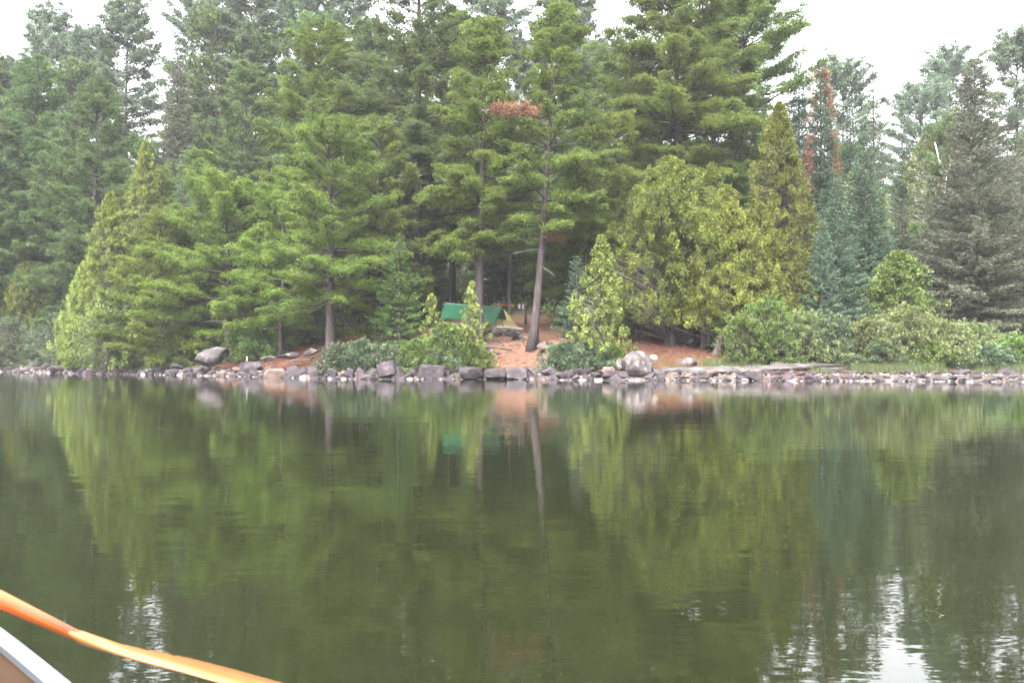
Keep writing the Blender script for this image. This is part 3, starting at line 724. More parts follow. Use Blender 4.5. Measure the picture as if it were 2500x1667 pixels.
# ------------------------------------------------------------------ undergrowth (stuff)
def scatter_clumps(name, pts, size, per, leaf, mat, seed, label=None, up=.4):
    rng = np.random.RandomState(seed)
    pts = np.asarray(pts); n = len(pts)
    sz = size * rng.uniform(.6, 1.3, n)
    ci = np.repeat(np.arange(n), per)
    g = unit(rng.normal(size=(len(ci), 3))) * (rng.uniform(0, 1, len(ci)) ** .4)[:, None]; g[:, 2] = np.abs(g[:, 2])
    P = pts[ci] + g * sz[ci][:, None]
    dd = unit(g + np.array([[0, 0, up]]) + .5 * rng.normal(size=(len(ci), 3)))
    V, F, T = blades(P, dd, leaf[0] * rng.uniform(.6, 1.2, len(ci)), leaf[1], rng, quad=True, tint=np.clip(.45 + rng.uniform(-.2, .2, n)[ci] + rng.uniform(-.15, .15, len(ci)), 0, 1))
    o = link(name, mesh_np(name, V, F, M[mat], T)); tag(o, label, kind='stuff'); return o

def gpts(n, x0, x1, d0, d1, seed):
    rng = np.random.RandomState(seed)
    x = rng.uniform(x0, x1, n); d = rng.uniform(d0, d1, n); y = shore(x) + d
    return np.stack([x, y, ground(x, y)], 1)
scatter_clumps('undergrowth', np.vstack([gpts(1500, -45, 32, 15, 50, 1), gpts(260, -45, -19, 6, 15, 2), gpts(150, 13, 26, 7, 15, 3)]), .8, 46, (.3, .12), 'pine_dark', 7, 'dark saplings and low growth on the shaded forest floor')
scatter_clumps('distant_wood', gpts(1500, -75, 60, 52, 125, 11), 3.0, 40, (.7, .34), 'pine_dark', 12, 'dense far wood closing the hillside behind the trees')
scatter_clumps('ferns', np.vstack([gpts(110, 2.2, 7.5, 11, 15, 4), gpts(90, -11, -6, 9.5, 13, 5)]), .36, 50, (.16, .05), 'fern', 8, 'bright ferns and herbs behind the camp clearing')
scatter_clumps('yellow_flowers', gpts(9, -9.6, -7.4, 8.6, 9.6, 6), .14, 16, (.06, .05), 'yellow', 9, 'small yellow flowers beside the reddish stemmed pine')

def grass(name, pts, h, wd, mat, seed, label, per=26, spread=.16):
    rng = np.random.RandomState(seed); n = len(pts)
    ci = np.repeat(np.arange(n), per)
    P = pts[ci] + rng.normal(size=(len(ci), 3)) * np.array([[spread, spread, 0]])
    P[:, 2] = ground(P[:, 0], P[:, 1]) - .02
    dd = unit(np.array([[0, 0, 1.]]) + .28 * rng.normal(size=(len(ci), 3)))
    V, F, T = blades(P, dd, h * rng.uniform(.5, 1.25, len(ci)), wd, rng, tint=rng.uniform(.2, .9, len(ci)))
    tag(link(name, mesh_np(name, V, F, M[mat], T)), label, kind='stuff')

grass('dry_grass', gpts(420, 4.6, 10.2, 1.5, 4.6, 21), .17, .016, 'drygrass', 31, 'short dry tan grass around the round boulder')
grass('shore_grass', np.vstack([gpts(170, 9.0, 11.2, 1.5, 3.0, 22), gpts(240, 15.2, 18.6, 1.2, 2.2, 23), gpts(120, 20, 23, 1.3, 3, 24)]), .36, .016, 'grass', 32, 'green grass along the right hand shore')
grass('slope_grass', gpts(60, -12.5, -8, 1.4, 3.5, 25), .12, .014, 'drygrass', 33, 'sparse short grass on the rusty needle slope')
grass('water_grass', np.vstack([gpts(14, 13.2, 13.8, .8, 1.2, 26)]), .3, .02, 'grass', 34, 'bright green grass tuft growing between the drift logs and stones')

def litter(name, pts, mat, seed, label):
    rng = np.random.RandomState(seed); n = len(pts)
    P = pts + np.array([[0, 0, .012]])
    dd = unit(np.stack([rng.normal(size=n), rng.normal(size=n), .12 * rng.normal(size=n) + .08], 1))
    V, F, T = blades(P, dd, rng.uniform(.08, .26, n), .03, rng, quad=True, tint=rng.uniform(0, 1, n))
    tag(link(name, mesh_np(name, V, F, M[mat], T)), label, kind='stuff')
litter('needle_litter', np.vstack([gpts(2600, -13.5, -6, 1.2, 7, 41), gpts(900, -2, 3.2, 1.0, 9, 42), gpts(1800, 4.5, 12, 3, 9, 43)]), 'red', 44, 'rusty fallen pine needles on the bank')
litter('twig_litter', np.vstack([gpts(700, -13.5, -6, 1.2, 6, 45), gpts(750, -2, 3.2, .8, 9, 46), gpts(300, 4.5, 12, 2, 8, 47)]), 'drygrass', 48, 'pale fallen twigs scattered on the bank')
# ------------------------------------------------------------------ shrubs
def shrub(px, Y, top, Rm, label, mat='leaf_grey', ncl=130, leaf=(.085, .045), per=34, cr=.17, cb=-.05, group='shore shrubs', asp=1.0, kind='shore_shrub'):
    global sd_; sd_ += 1
    H = height(px, Y, top)
    wd, fo = cluster_crown(H, Rm, cb, 'dome', int(ncl * 2.3), per, cr, leaf, .25, seed=sd_, stems=2, ragged=.55, fill=.15)
    e = place(kind, wd, fo, px, Y, label, 'shrub', 'barkdark', mat, group, trunk_name='stems')
    return e
SH = [
 (25, 71.3, 775, 2.2, 'grey green shrub at the far left edge of the shore', 'leaf_grey', 200),
 (95, 70.5, 800, 1.5, 'low grey green shrub second from the left edge', 'leaf_grey', 130),
 (135, 69.0, 765, 1.5, 'upright silvery shrub left of the lowest bright cedar', 'leaf_grey', 150),
 (178, 66.8, 800, 1.5, 'silvery shrub under the lowest bright cedar', 'leaf_grey', 150),
 (345, 60.6, 845, 1.0, 'small grey shrub over the left stones right of the cedar thicket', 'leaf_grey', 90),
 (425, 59.3, 835, 1.1, 'dark leafy shrub just left of the slanted boulder', 'leaf', 130),
 (640, 56.8, 795, 1.4, 'dark green juniper mound behind the white stake', 'fir_green', 220),
 (590, 58.2, 800, 1.6, 'shaded shrub behind the slanted boulder', 'leaf', 120),
 (828, 48.6, 842, .8, 'grey green shrub at the left end of the central thicket', 'leaf_grey', 140),
 (882, 48.4, 832, .95, 'grey green shrub in the central thicket below the dark fir', 'leaf_grey', 140),
 (948, 48.2, 845, .9, 'darker shrub above the tallest block of the shore', 'leaf_grey', 130),
 (1015, 48.1, 832, .95, 'mixed green shrub in the middle of the central thicket', 'leaf', 140),
 (1080, 48.0, 850, .9, 'dark shrub low in the central thicket under the bright bush', 'leaf_grey', 130),
 (1150, 47.9, 845, .95, 'bright green shrub at the right end of the thicket beside the path', 'leaf', 150),
 (1375, 46.5, 840, .85, 'dark grey green shrub at the right side of the dirt path', 'leaf_grey', 150),
 (1442, 46.3, 838, .85, 'grey green shrub left of the big white spotted boulder', 'leaf_grey', 150),
 (1500, 46.6, 850, .6, 'small reddish tinged shrub touching the big white spotted boulder', 'leaf', 70),
 (1815, 46.4, 770, 1.1, 'leafy bush starting the right hand thicket behind the drift logs', 'leaf', 150),
 (1880, 46.8, 735, 1.6, 'tall twiggy bush behind the middle of the drift logs', 'leaf', 260),
 (1965, 46.4, 765, 1.5, 'grey twiggy bush behind the right part of the drift logs', 'leaf_pale', 230),
 (2045, 46.0, 770, 1.4, 'reddish brown twiggy bush below the front blue fir', 'leaf_grey', 190),
 (2120, 45.6, 780, 1.3, 'pale bush left of the broad yellow green bush', 'leaf_pale', 190),
 (2215, 46.2, 760, 2.1, 'broad yellow green bush below the leafy bush tree', 'leaf_pale', 340),
 (2310, 45.6, 790, 1.5, 'pale green bush right of the broad yellow green bush', 'leaf_pale', 210),
 (2150, 45.2, 835, 1.0, 'low dark bush at the back of the right shore grass', 'leaf_grey', 130),
 (2265, 45.4, 838, 1.2, 'low green bush standing in the right shore grass', 'leaf', 150),
 (2415, 44.2, 850, 1.0, 'round dark bush close to the right shore stones', 'leaf_grey', 160),
 (2480, 45.2, 830, 1.3, 'bright green bush at the right edge over the shore', 'leaf', 180),
 (2380, 48.5, 790, 1.6, 'low pale bush at the foot of the great brownish spruce', 'leaf_pale', 190),
]
for (px, Y, top, Rm, lab, mt, nc) in SH: shrub(px, Y, top, Rm, lab, mt, nc)

# ------------------------------------------------------------------ rocks
def rock_mesh(seed, sx=1, sy=1, sz=1, ang=8, mat='rock', sub=3, flat=False, cut=(.55, .9), boxy=False):
    rng = np.random.RandomState(seed)
    bm = bmesh.new(); bmesh.ops.create_icosphere(bm, subdivisions=sub, radius=1)
    V = np.array([v.co[:] for v in bm.verts])
    F = np.array([[v.index for v in f.verts] for f in bm.faces]); bm.free()
    if boxy:
        for nrm in ([1, 0, 0], [-1, 0, 0], [0, 1, 0], [0, -1, 0], [0, 0, 1], [0, 0, -1]):
            nrm = unit(np.array(nrm, float) + .16 * rng.normal(size=3)); o = rng.uniform(.56, .68)
            V = V - np.maximum(V @ nrm - o, 0)[:, None] * nrm[None]
        V = V * 1.35
    for k in range(ang):
        nrm = unit(rng.normal(size=3)); o = rng.uniform(*cut)
        dd = V @ nrm - o
        V = V - np.maximum(dd, 0)[:, None] * nrm[None]
    V = V * (1 + .03 * np.sin(V @ rng.normal(size=(3, 1)) * 6 + 1)) * (1 + .010 * rng.normal(size=(len(V), 1)))
    V = V * np.array([[sx, sy, sz]])
    return mesh_np('rock', V, F, M[mat], smooth=not flat)

def bigrock(px, py0, py1, wpx, Y, label, seed, mat, ang=7, name='boulder', rx=0., rz=0., depth=.8, cut=(.6, .9), sub=4, poly=None, cat='boulder', group=None):
    """a boulder filling the pixel box at depth Y (height py0..py1, width wpx)"""
    w_ = wpx / FPX * Y / 2; h_ = (py1 - py0) / FPX * Y / 2
    boxy = name in ('shore_block', 'ledge_block')
    me = rock_mesh(seed, w_ * 1.08, max(w_ * depth, .15), h_ * 1.08, 3 if boxy else ang, mat, sub, cut=(.8, 1.0) if boxy else cut, boxy=boxy)
    if poly is not None:
        # push the top into the given slant (list of (x,-1..1 ; z) points)
        n = len(me.vertices); co = np.empty(n * 3, np.float32); me.vertices.foreach_get('co', co); co = co.reshape(-1, 3)
        u = co[:, 0] / w_; v = co[:, 2] / h_
        f = np.interp(u, [p[0] for p in poly], [p[1] for p in poly])
        co[:, 2] = np.where(v > -.6, (-.6 + (v + .6) * (f + .6) / 1.6) * h_, co[:, 2])
        me.vertices.foreach_set('co', co.ravel()); me.update()
    o = link(name, me, loc=(xat(px, Y), Y, zat((py0 + py1) / 2, Y)))
    o.rotation_euler = (0, rx, rz)
    tag(o, label, cat, group); return o
bigrock(519, 851, 894, 84, 55.6, 'big slanted lichened boulder resting above the stones on the left shore', 11, 'lichen_dark', 5, depth=.7, rx=-.24, cut=(.68, .92))
bigrock(1558, 860, 923, 76, 45.0, 'big white spotted boulder at the water by the right end of the path bank', 12, 'lichen', 5, depth=.85, cut=(.72, .95), rx=.18)
bigrock(1680, 874, 902, 41, 46.6, 'round speckled boulder sitting alone on dry grass', 13, 'lichen', 3, depth=.8, cut=(.75, .95))
bigrock(1594, 867, 885, 30, 48.0, 'flat pale stone slanting behind the white spotted boulder', 14, 'rockpale', 6, depth=.6)
bigrock(1516, 876, 904, 26, 45.9, 'smaller pale boulder leaning on the left of the white spotted boulder', 15, 'lichen', 5, depth=.7)
bigrock(1181, 839, 856, 34, 48.8, 'pale lichened boulder at the left rim of the dirt path', 16, 'lichen', 5, depth=.7)
bigrock(1336, 835, 859, 50, 49.3, 'mossy brown boulder under the leaning pine roots', 17, 'rootwood', 7, depth=.7)
bigrock(1250, 804, 822, 42, 52.2, 'olive grey boulder under the bench log', 18, 'lichen_dark', 6, depth=.6)
bigrock(1213, 800, 822, 26, 52.4, 'dark stone propping the left of the bench log', 19, 'rock', 6, depth=.6)
bigrock(502, 896, 917, 26, 56.4, 'pale pink round stone at the waterline below the slanted boulder', 20, 'rockred', 4, depth=.8, cut=(.7, .9), name='shore_stone', cat='stone')
bigrock(1486, 893, 914, 30, 45.1, 'orange pink pointed stone on the bank right of the path', 21, 'rockred', 8, depth=.6, name='shore_stone', cat='stone')
bigrock(946, 881, 922, 52, 47.0, 'tallest dark block of the shore under the central thicket', 22, 'rock', 9, depth=.7, cut=(.5, .72), name='shore_block', cat='rock')
bigrock(1055, 893, 924, 70, 46.9, 'dark shadowed arch shaped rock in the central shore', 23, 'rock', 8, depth=.6, cut=(.5, .8), name='shore_block', cat='rock')
bigrock(1155, 896, 924, 58, 46.4, 'broad angular block left of the stone ledge', 24, 'rock', 9, depth=.6, cut=(.5, .72), name='shore_block', cat='rock')
bigrock(1208, 901, 924, 52, 46.4, 'left block of the flat ledge below the dirt path', 25, 'rock', 10, depth=.9, cut=(.5, .62), name='ledge_block', cat='rock')
bigrock(1262, 900, 926, 62, 46.3, 'middle block of the flat ledge below the dirt path', 26, 'rock', 10, depth=.9, cut=(.5, .62), name='ledge_block', cat='rock')
bigrock(1318, 899, 922, 56, 46.4, 'right block of the flat ledge below the dirt path', 27, 'rock', 10, depth=.9, cut=(.5, .62), name='ledge_block', cat='rock')
bigrock(612, 883, 905, 52, 53.4, 'rounded dark rock outcrop at the foot of the rusty slope', 28, 'rock', 6, depth=.7, name='shore_block', cat='rock')
bigrock(672, 898, 922, 52, 50.4, 'pinkish triangular rock below the rusty slope', 29, 'rockred', 8, depth=.6, cut=(.5, .8), name='shore_block', cat='rock')
bigrock(775, 890, 922, 42, 48.4, 'dark upright block at the left end of the central thicket', 30, 'rock', 8, depth=.6, cut=(.5, .75), name='shore_block', cat='rock')
bigrock(812, 902, 921, 26, 47.4, 'small tilted cube like stone left of the tallest block', 31, 'rock', 10, depth=.7, cut=(.5, .62), name='shore_block', cat='rock', rx=.6)
bigrock(1500, 905, 927, 62, 44.9, 'low flat slab left of the white spotted boulder', 32, 'rock', 9, depth=.7, cut=(.5, .7), name='shore_block', cat='rock')
bigrock(1738, 797, 818, 30, 56.5, 'dark brown rounded hump between the cedar trunks', 33, 'barkdark', 4, depth=.7, name='brown_boulder')
bigrock(575, 857, 861, 9, 55.5, 'small rust red stone right of the slanted boulder', 34, 'red', 4, name='rust_stone', cat='stone')
bigrock(1553, 838, 868, 70, 53.5, 'dark low rock in the shade left of the olive cedar trunk', 35, 'rock', 6, depth=.6)
for i, (px, py, wd_, hh, lab) in enumerate([(706, 868, 60, 16, 'long grey rock ledge low on the rusty slope'), (760, 858, 44, 18, 'grey rock ledge high on the rusty slope beside the reddish stem'),
        (653, 876, 40, 12, 'grey rock ledge at the left foot of the rusty slope'), (1340, 882, 60, 18, 'tan bedrock hump at the right of the lower dirt path')]):
    Yk = 51.3 - i * .5 if i < 3 else 47.4
    bigrock(px, py - hh / 2, py + hh / 2, wd_, Yk, lab, 60 + i, 'lichen_dark' if i < 3 else 'rootwood', 8, name='rock_ledge', cat='rock', depth=.6, cut=(.45, .8), rx=-.12 if i < 3 else 0)

# the loose shore stones: individuals that share 14 meshes
def shore_stones():
    rng = np.random.RandomState(77)
    angm = [rock_mesh(200 + k, 1, .8, .62, 4, 'rock', 3, cut=(.7, .95), boxy=True) for k in range(9)]
    rnd = [rock_mesh(220 + k, 1, .85, .62, 4, 'rock', 2, cut=(.65, .9)) for k in range(4)]
    red = [rock_mesh(230 + k, 1, .8, .6, 6, 'rockred', 2, cut=(.55, .85)) for k in range(2)]
    pale = [rock_mesh(240 + k, 1, .8, .42, 6, 'rockpale', 2, cut=(.6, .9)) for k in range(2)]
    # sections: px range, name, size of rows
    SEC = [(-40, 220, 'below the silvery shrubs at the left edge', .36, .7, 1.5),
           (220, 490, 'between the yellow cedars and slanted boulder', .36, .6, 1.3),
           (490, 780, 'below the rusty needle slope', .34, .35, .9),
           (780, 1180, 'below the central thicket', .28, .3, .7),
           (1180, 1350, 'in front of the flat path ledge', .14, .0, .0),
           (1350, 1540, 'between the path ledge and white spotted boulder', .25, .3, .9),
           (1590, 2000, 'below the drift logs', .25, .35, .8),
           (2000, 2540, 'below the right hand bushes and grass', .175, .35, 1.1)]
    cnt = 0
    for (a, b, nm, s0, hb, dep) in SEC:
        for row, (dd, k) in enumerate([(-.12, .9), (.22, 1.25), (.72, 1.35), (1.1, .95)]):
            if hb == 0 and row > 0: continue
            if row == 3: continue
            px = a
            while px < b:
                x = xat(px, 50); 
                for _ in range(3):
                    Y = float(shore(x)); x = xat(px, Y)
                Y = float(shore(x)) + dd * (1.4 if dep > 1 else 1) + rng.uniform(-.14, .14)
                s = s0 * k * rng.uniform(.5, 1.05) * (1.5 if rng.rand() < .18 and not 1560 < px < 1740 else 1)
                u = rng.rand()
                if row == 0: s *= .72
                if row == 0 and u < .2: mm = pale[rng.randint(2)]; kind = 'pale bleached'
                elif u < .09: mm = red[rng.randint(2)]; kind = 'pinkish'
                elif px < 700 or (px > 1950 and rng.rand() < .5): mm = rnd[rng.randint(4)]; kind = 'rounded mauve grey'
                else: mm = angm[rng.randint(9)]; kind = 'angular mauve grey'
                o = link('shore_stone', mm, loc=(x, Y, max(gz(x, Y), -.02) + s * .10))
                o.scale = (s * rng.uniform(.8, 1.45), s, s * rng.uniform(.6, 1.2) * (.7 if px > 1590 else 1))
                o.rotation_euler = (rng.uniform(-.55, .55), rng.uniform(-.55, .55), rng.uniform(0, 6.28))
                where = 'at the waterline' if row == 0 else ('in the middle row' if row == 1 else 'on the upper bank')
                tag(o, '%s stone %s %s' % (kind, where, nm), 'stone', '%s stones %s %s' % (kind, where, nm))
                cnt += 1
                px += s * 1.85 / Y * FPX
    print('stones', cnt)
    # pebbles
    n = 1500
    x = rng.uniform(-42, 23, n); y = shore(x) + rng.uniform(-.25, .9, n)
    z = np.maximum(ground(x, y), -.02)
    bm = bmesh.new(); bmesh.ops.create_icosphere(bm, subdivisions=1, radius=1)
    V0 = np.array([v.co[:] for v in bm.verts]); F0 = np.array([[v.index for v in f.verts] for f in bm.faces]); bm.free()
    s = rng.uniform(.03, .09, n)
    V = (V0[None] * (1 + .25 * rng.normal(size=(n, len(V0), 1))) * s[:, None, None] * np.array([[[1.3, 1, .6]]]) + np.stack([x, y, z + s * .3], 1)[:, None]).reshape(-1, 3)
    F = (F0[None] + (np.arange(n) * len(V0))[:, None, None]).reshape(-1, 3)
    tag(link('pebbles', mesh_np('pebbles', V, F, M['rockpale'], smooth=True)), 'small pebbles between the shore stones', kind='stuff')
shore_stones()

# ------------------------------------------------------------------ drift logs
def log(px0, py0, px1, py1, Y0, Y1, r, label, seed, name='drift_log', group='drift logs', mat='deadwood', taper=.7, bend=.05):
    rng = np.random.RandomState(seed)
    a = np.array([xat(px0, Y0), Y0, zat(py0, Y0)]); b = np.array([xat(px1, Y1), Y1, zat(py1, Y1)])
    t = np.linspace(0, 1, 16)[:, None]
    pts = a + (b - a) * t + np.stack([0 * t[:, 0], .05 * np.sin(t[:, 0] * 7 + seed), bend * np.sin(t[:, 0] * 5 + seed * 2)], 1)
    rad = r * (1 - (1 - taper) * t[:, 0]) * (1 + .08 * rng.normal(size=16))
    V, F = tube(pts, rad, 9, rng, .07)
    ps = [(V, F)]
    for k in range(5):
        i = rng.randint(2, 14); d = unit(np.array([rng.uniform(-1, 1), rng.uniform(-1, .3), rng.uniform(.2, 1)]))
        ps.append(segs(pts[i:i + 1], (pts[i] + d * (rad[i] + rng.uniform(.03, .12)))[None], rad[i] * .35, .012, 5))
    V, F, _ = join(ps)
    o0 = Vector(a)
    V = V - a[None]
    o = link(name, mesh_np(name, V, F, M[mat], smooth=True), loc=o0)
    tag(o, label, 'log', group); return o
log(1615, 906, 1990, 896, 45.0, 44.6, .13, 'front grey drift log, the longest, with its left tip near the boulder', 1)
log(1690, 899, 2060, 893, 45.5, 45.0, .12, 'upper bleached drift log lying behind the longest log', 2)
log(1630, 914, 1860, 903, 44.8, 44.5, .10, 'short low drift log wedged under the longest log', 3)
log(1880, 892, 2150, 892, 45.7, 45.2, .10, 'bleached knotty drift log at the back of the pile', 4)
log(2000, 899, 2130, 897, 45.0, 44.8, .09, 'weathered log end at the right of the pile beside the grass tuft', 5)
log(1212, 799, 1278, 804, 52.0, 51.6, .10, 'peeled bench log in front of the yellow tent', 6, name='bench_log', group=None, taper=.95, mat='barkcedar', bend=.01)
log(1290, 895, 1312, 918, 46.0, 45.6, .07, 'short bleached driftwood stick leaning on the ledge', 7, name='driftwood_stick', group=None, bend=0)
log(1420, 925 - 12, 1450, 898, 45.2, 45.4, .10, 'dark broken stump piece leaning on stones right of the path', 8, name='broken_stump', mat='barkdark', group=None, bend=0)
log(900 + 170, 789, 1160, 797, 53.8, 53.6, .10, 'pale log lying left of the tarp behind the saplings', 9, name='pale_log', group=None, bend=0.01)
log(1715, 822, 1760, 824, 57.0, 57.0, .16, 'yellowish strip below the brown hump', 10, name='yellow_strip', group=None, mat='tent', bend=0)  # horizontal bar in the tent's yellow, forming a yellow strip below the hump

# leaning cedar stems standing on the right
def stem(px0, py0, px1, py1, Y, r, label, seed, mat='barkcedar'):
    rng = np.random.RandomState(seed)
    a = np.array([xat(px0, Y), Y, zat(py0, Y) - .3]); b = np.array([xat(px1, Y), Y + .3, zat(py1, Y)])
    t = np.linspace(0, 1, 12)[:, None]
    pts = (b - a) * t + np.stack([.08 * np.sin(t[:, 0] * 3.1), 0 * t[:, 0], 0 * t[:, 0]], 1)
    rad = r * (1 - .45 * t[:, 0]); rad[0] *= 2.0; rad[1] *= 1.5; rad[2] *= 1.15
    V, F = tube(pts, rad, 10, rng, .08)
    o = bpy.data.objects.new('bare_cedar', None); C.objects.link(o); o.location = Vector(a)
    link('trunk', mesh_np('trunk', V, F, M[mat], smooth=True), o)
    tag(o, label, 'trunk', 'bare cedar trunks'); return o
stem(1713, 866, 1722, 700, 51.2, .16, 'upright grey cedar trunk between the dark trunk and the leaning one', 1)
stem(1741, 876, 1790, 690, 49.6, .18, 'leaning grey cedar trunk at the edge of the right hand bushes', 2)
stem(1700, 845, 1704, 700, 53.5, .22, 'dark thick cedar trunk in the shade behind the upright grey one', 3, 'barkdark')

# ------------------------------------------------------------------ extra tree parts: red branches, roots, snags
def red_branch(parent, z, az, L, seed, name='dead_branch', n=14, mat='red'):
    rng = np.random.RandomState(seed)
    d = np.array([math.cos(az), math.sin(az), .02])
    w0 = parent.location
    s = rng.uniform(.1, 1, n * 6); ang = az + rng.uniform(-1.2, 1.2, len(s)); tl = rng.uniform(.25, .75, len(s))
    td = np.stack([np.cos(ang), np.sin(ang), rng.uniform(-.7, .6, len(s))], 1)
    P0 = np.array([0, 0, z])[None] + d[None] * (s * L)[:, None]
    P1 = P0 + td * tl[:, None]
    W = [segs(np.array([[0, 0, z - .1]]), (np.array([0, 0, z]) + d * L)[None], .05, .015, 5), segs(P0, P1, .012, .006, 3)]
    V, F, _ = join(W)
    b = link(name, mesh_np(name, V, F, M['rootwood'], smooth=True), parent)
    q = np.repeat(np.arange(len(s)), 26)
    Pq = P0[q] + (P1 - P0)[q] * rng.uniform(.3, 1.05, len(q))[:, None] + rng.normal(size=(len(q), 3)) * .08
    V, F, T = blades(Pq, unit(rng.normal(size=(len(q), 3)) + np.array([[0, 0, .2]])), .11, .03, rng, quad=True, tint=rng.uniform(.2, .9, len(q)))
    f = link('dead_needles', mesh_np('dead_needles', V, F, M[mat], T), b)
    f['label'] = 'rust red dead needles'
    return b
xk = 13.1 - P3.location.z
lb = red_branch(P3, 0, 0, 2.6, 3, n=26)
lb.location = (on_trunk(np.array([[0, 0, 0], [.013 * 18, 0, 18.]]), xk)[0], -2.2, xk + .1); lb.rotation_euler = (0, R(6), R(-12))
lb2 = red_branch(P4, 0, 0, .55, 4, n=4); lb2.location = (.50, -.35, 5.6)

def red_fir_edges(e):
    rng = np.random.RandomState(8); H = height(2004, 60, 152)
    n = 150
    t = rng.uniform(.32, .97, n); side = np.where(rng.rand(n) < .62, 1, -1)
    r = (1.75 * (1 - t) ** .8 + .12) * rng.uniform(.85, 1.12, n)
    P0 = np.stack([side * r * .5, rng.uniform(-.6, .1, n) * r, t * H], 1); P1 = np.stack([side * r * 1.02, P0[:, 1], t * H + .1], 1)
    V, F = segs(P0, P1, .012, .005, 3)
    b = link('dead_twigs', mesh_np('dead_twigs', V, F, M['rootwood']), e)
    q = np.repeat(np.arange(n), 34)
    P = P0[q] + (P1 - P0)[q] * rng.uniform(.35, 1.05, len(q))[:, None] + rng.normal(size=(len(q), 3)) * .13
    V, F, T = blades(P, unit(np.stack([side[q] * .8, 0 * r[q], 0 * r[q] - .1], 1) + .6 * rng.normal(size=(len(q), 3))), .13, .04, rng, quad=True, tint=rng.uniform(.2, .9, len(q)))
    o = link('dead_needles', mesh_np('dead_needles', V, F, M['red'], T), b); o['label'] = 'rust red dead needles'
red_fir_edges(FR)

def roots(parent, specs, base_r):
    """surface roots: specs are lists of world (px, d from shore) points"""
    for k, (pts, r) in enumerate(specs):
        rng = np.random.RandomState(50 + k)
        P = []
        for (px, py) in pts:
            # find where this line of sight meets the ground
            best = None
            for Y in np.arange(46.6, 58, .05):
                if zat(py, Y) <= gz(xat(px, Y), Y): best = Y; break
            Y = best or 52
            P.append([xat(px, Y), Y, gz(xat(px, Y), Y)])
        P = np.array(P); tt = np.linspace(0, len(P) - 1, len(P) * 5)
        Q = np.stack([np.interp(tt, np.arange(len(P)), P[:, i]) for i in range(3)], 1)
        Q[:, 2] = ground(Q[:, 0], Q[:, 1]) + r * .7 + .03 * np.sin(tt * 4 + k)
        Q[:, 1] += .06 * np.sin(tt * 3 + k)
        r *= 1.35; rad = r * np.linspace(1, .35, len(Q))
        V, F = tube(Q - np.array(parent.location)[None], rad, 7, rng, .1)
        link('root', mesh_np('root', V, F, M['rootwood'], smooth=True), parent)
roots(P4, [([(1300, 836), (1330, 842), (1345, 852)], .11), ([(1298, 838), (1290, 848), (1284, 852)], .09), ([(1292, 832), (1262, 826), (1238, 838)], .07),
           ([(1265, 826), (1278, 836)], .05), ([(1290, 828), (1240, 820), (1186, 824)], .07), ([(1312, 840), (1322, 852), (1330, 861)], .06),
           ([(1270, 845), (1260, 843), (1247, 846)], .05), ([(1305, 842), (1290, 846), (1280, 848)], .05)], .1)
roots(P3, [([(1190, 852), (1215, 850), (1248, 858)], .08), ([(1196, 856), (1212, 862), (1222, 866)], .06), ([(1195, 832), (1222, 836), (1232, 846)], .06), ([(1185, 828), (1210, 832)], .06)], .1)
roots(P1, [([(806, 848), (785, 850), (768, 862)], .09), ([(812, 846), (830, 842)], .1), ([(800, 850), (770, 858), (738, 872)], .07), ([(790, 862), (765, 874), (745, 884)], .05), ([(760, 878), (720, 884), (680, 890)], .05)], .1)

def snags(parent, specs):
    for (z, az, L, e) in specs:
        rng = np.random.RandomState(int(z * 100) % 999)
        d = np.array([math.cos(R(az)) * math.cos(R(e)), math.sin(R(az)) * math.cos(R(e)), math.sin(R(e))])
        c = parent.get('leanx', 0) * z
        t = np.linspace(0, 1, 6)[:, None]
        pts = np.array([c, 0, z]) + d * L * t + np.array([0, 0, -.08 * L]) * t ** 2
        V, F = tube(pts, .045 * (1 - .75 * t[:, 0]), 5, rng, .1)
        ps = [(V, F)]
        for k in range(3):
            p = pts[2 + k]; q = p + unit(d + .8 * rng.normal(size=3)) * L * .3
            ps.append(segs(p[None], q[None], .014, .005, 4))
        V, F, _ = join(ps)
        link('dead_branch', mesh_np('dead_branch', V, F, M['deadwood'], smooth=True), parent)
def birch_stems():
    H = height(2275, 66, 320); rng = np.random.RandomState(9)
    a = np.array([-.3, -2.6, H * .62]); f = a + np.array([.25, 0, 1.6])
    for p in ([a + np.array([0, .6, -1.6]), a, f], [f, f + np.array([-.5, 0, .9]), f + np.array([-.75, 0, 2.0])], [f, f + np.array([.35, 0, 1.0]), f + np.array([.9, 0, 1.9])]):
        V, F = tube(p, np.linspace(.075, .03, 3), 6, rng, .05)
        link('stem', mesh_np('stem', V, F, M['birch'], smooth=True), BIRCH)
birch_stems()
P3['leanx'] = .013; P4['leanx'] = .088; P1['leanx'] = -.012
snags(P3, [(8.6, 185, 1.0, 8), (8.7, 10, .6, 12), (8.2, -30, .7, -25), (3.6, 0, .45, 0), (8.0, -5, 1.7, 2)])
snags(P4, [(5.0, 185, 1.5, -5), (4.2, -20, 1.0, -30)])
snags(P1, [(3.5, 10, 1.0, -25), (3.8, 170, .6, 10)])

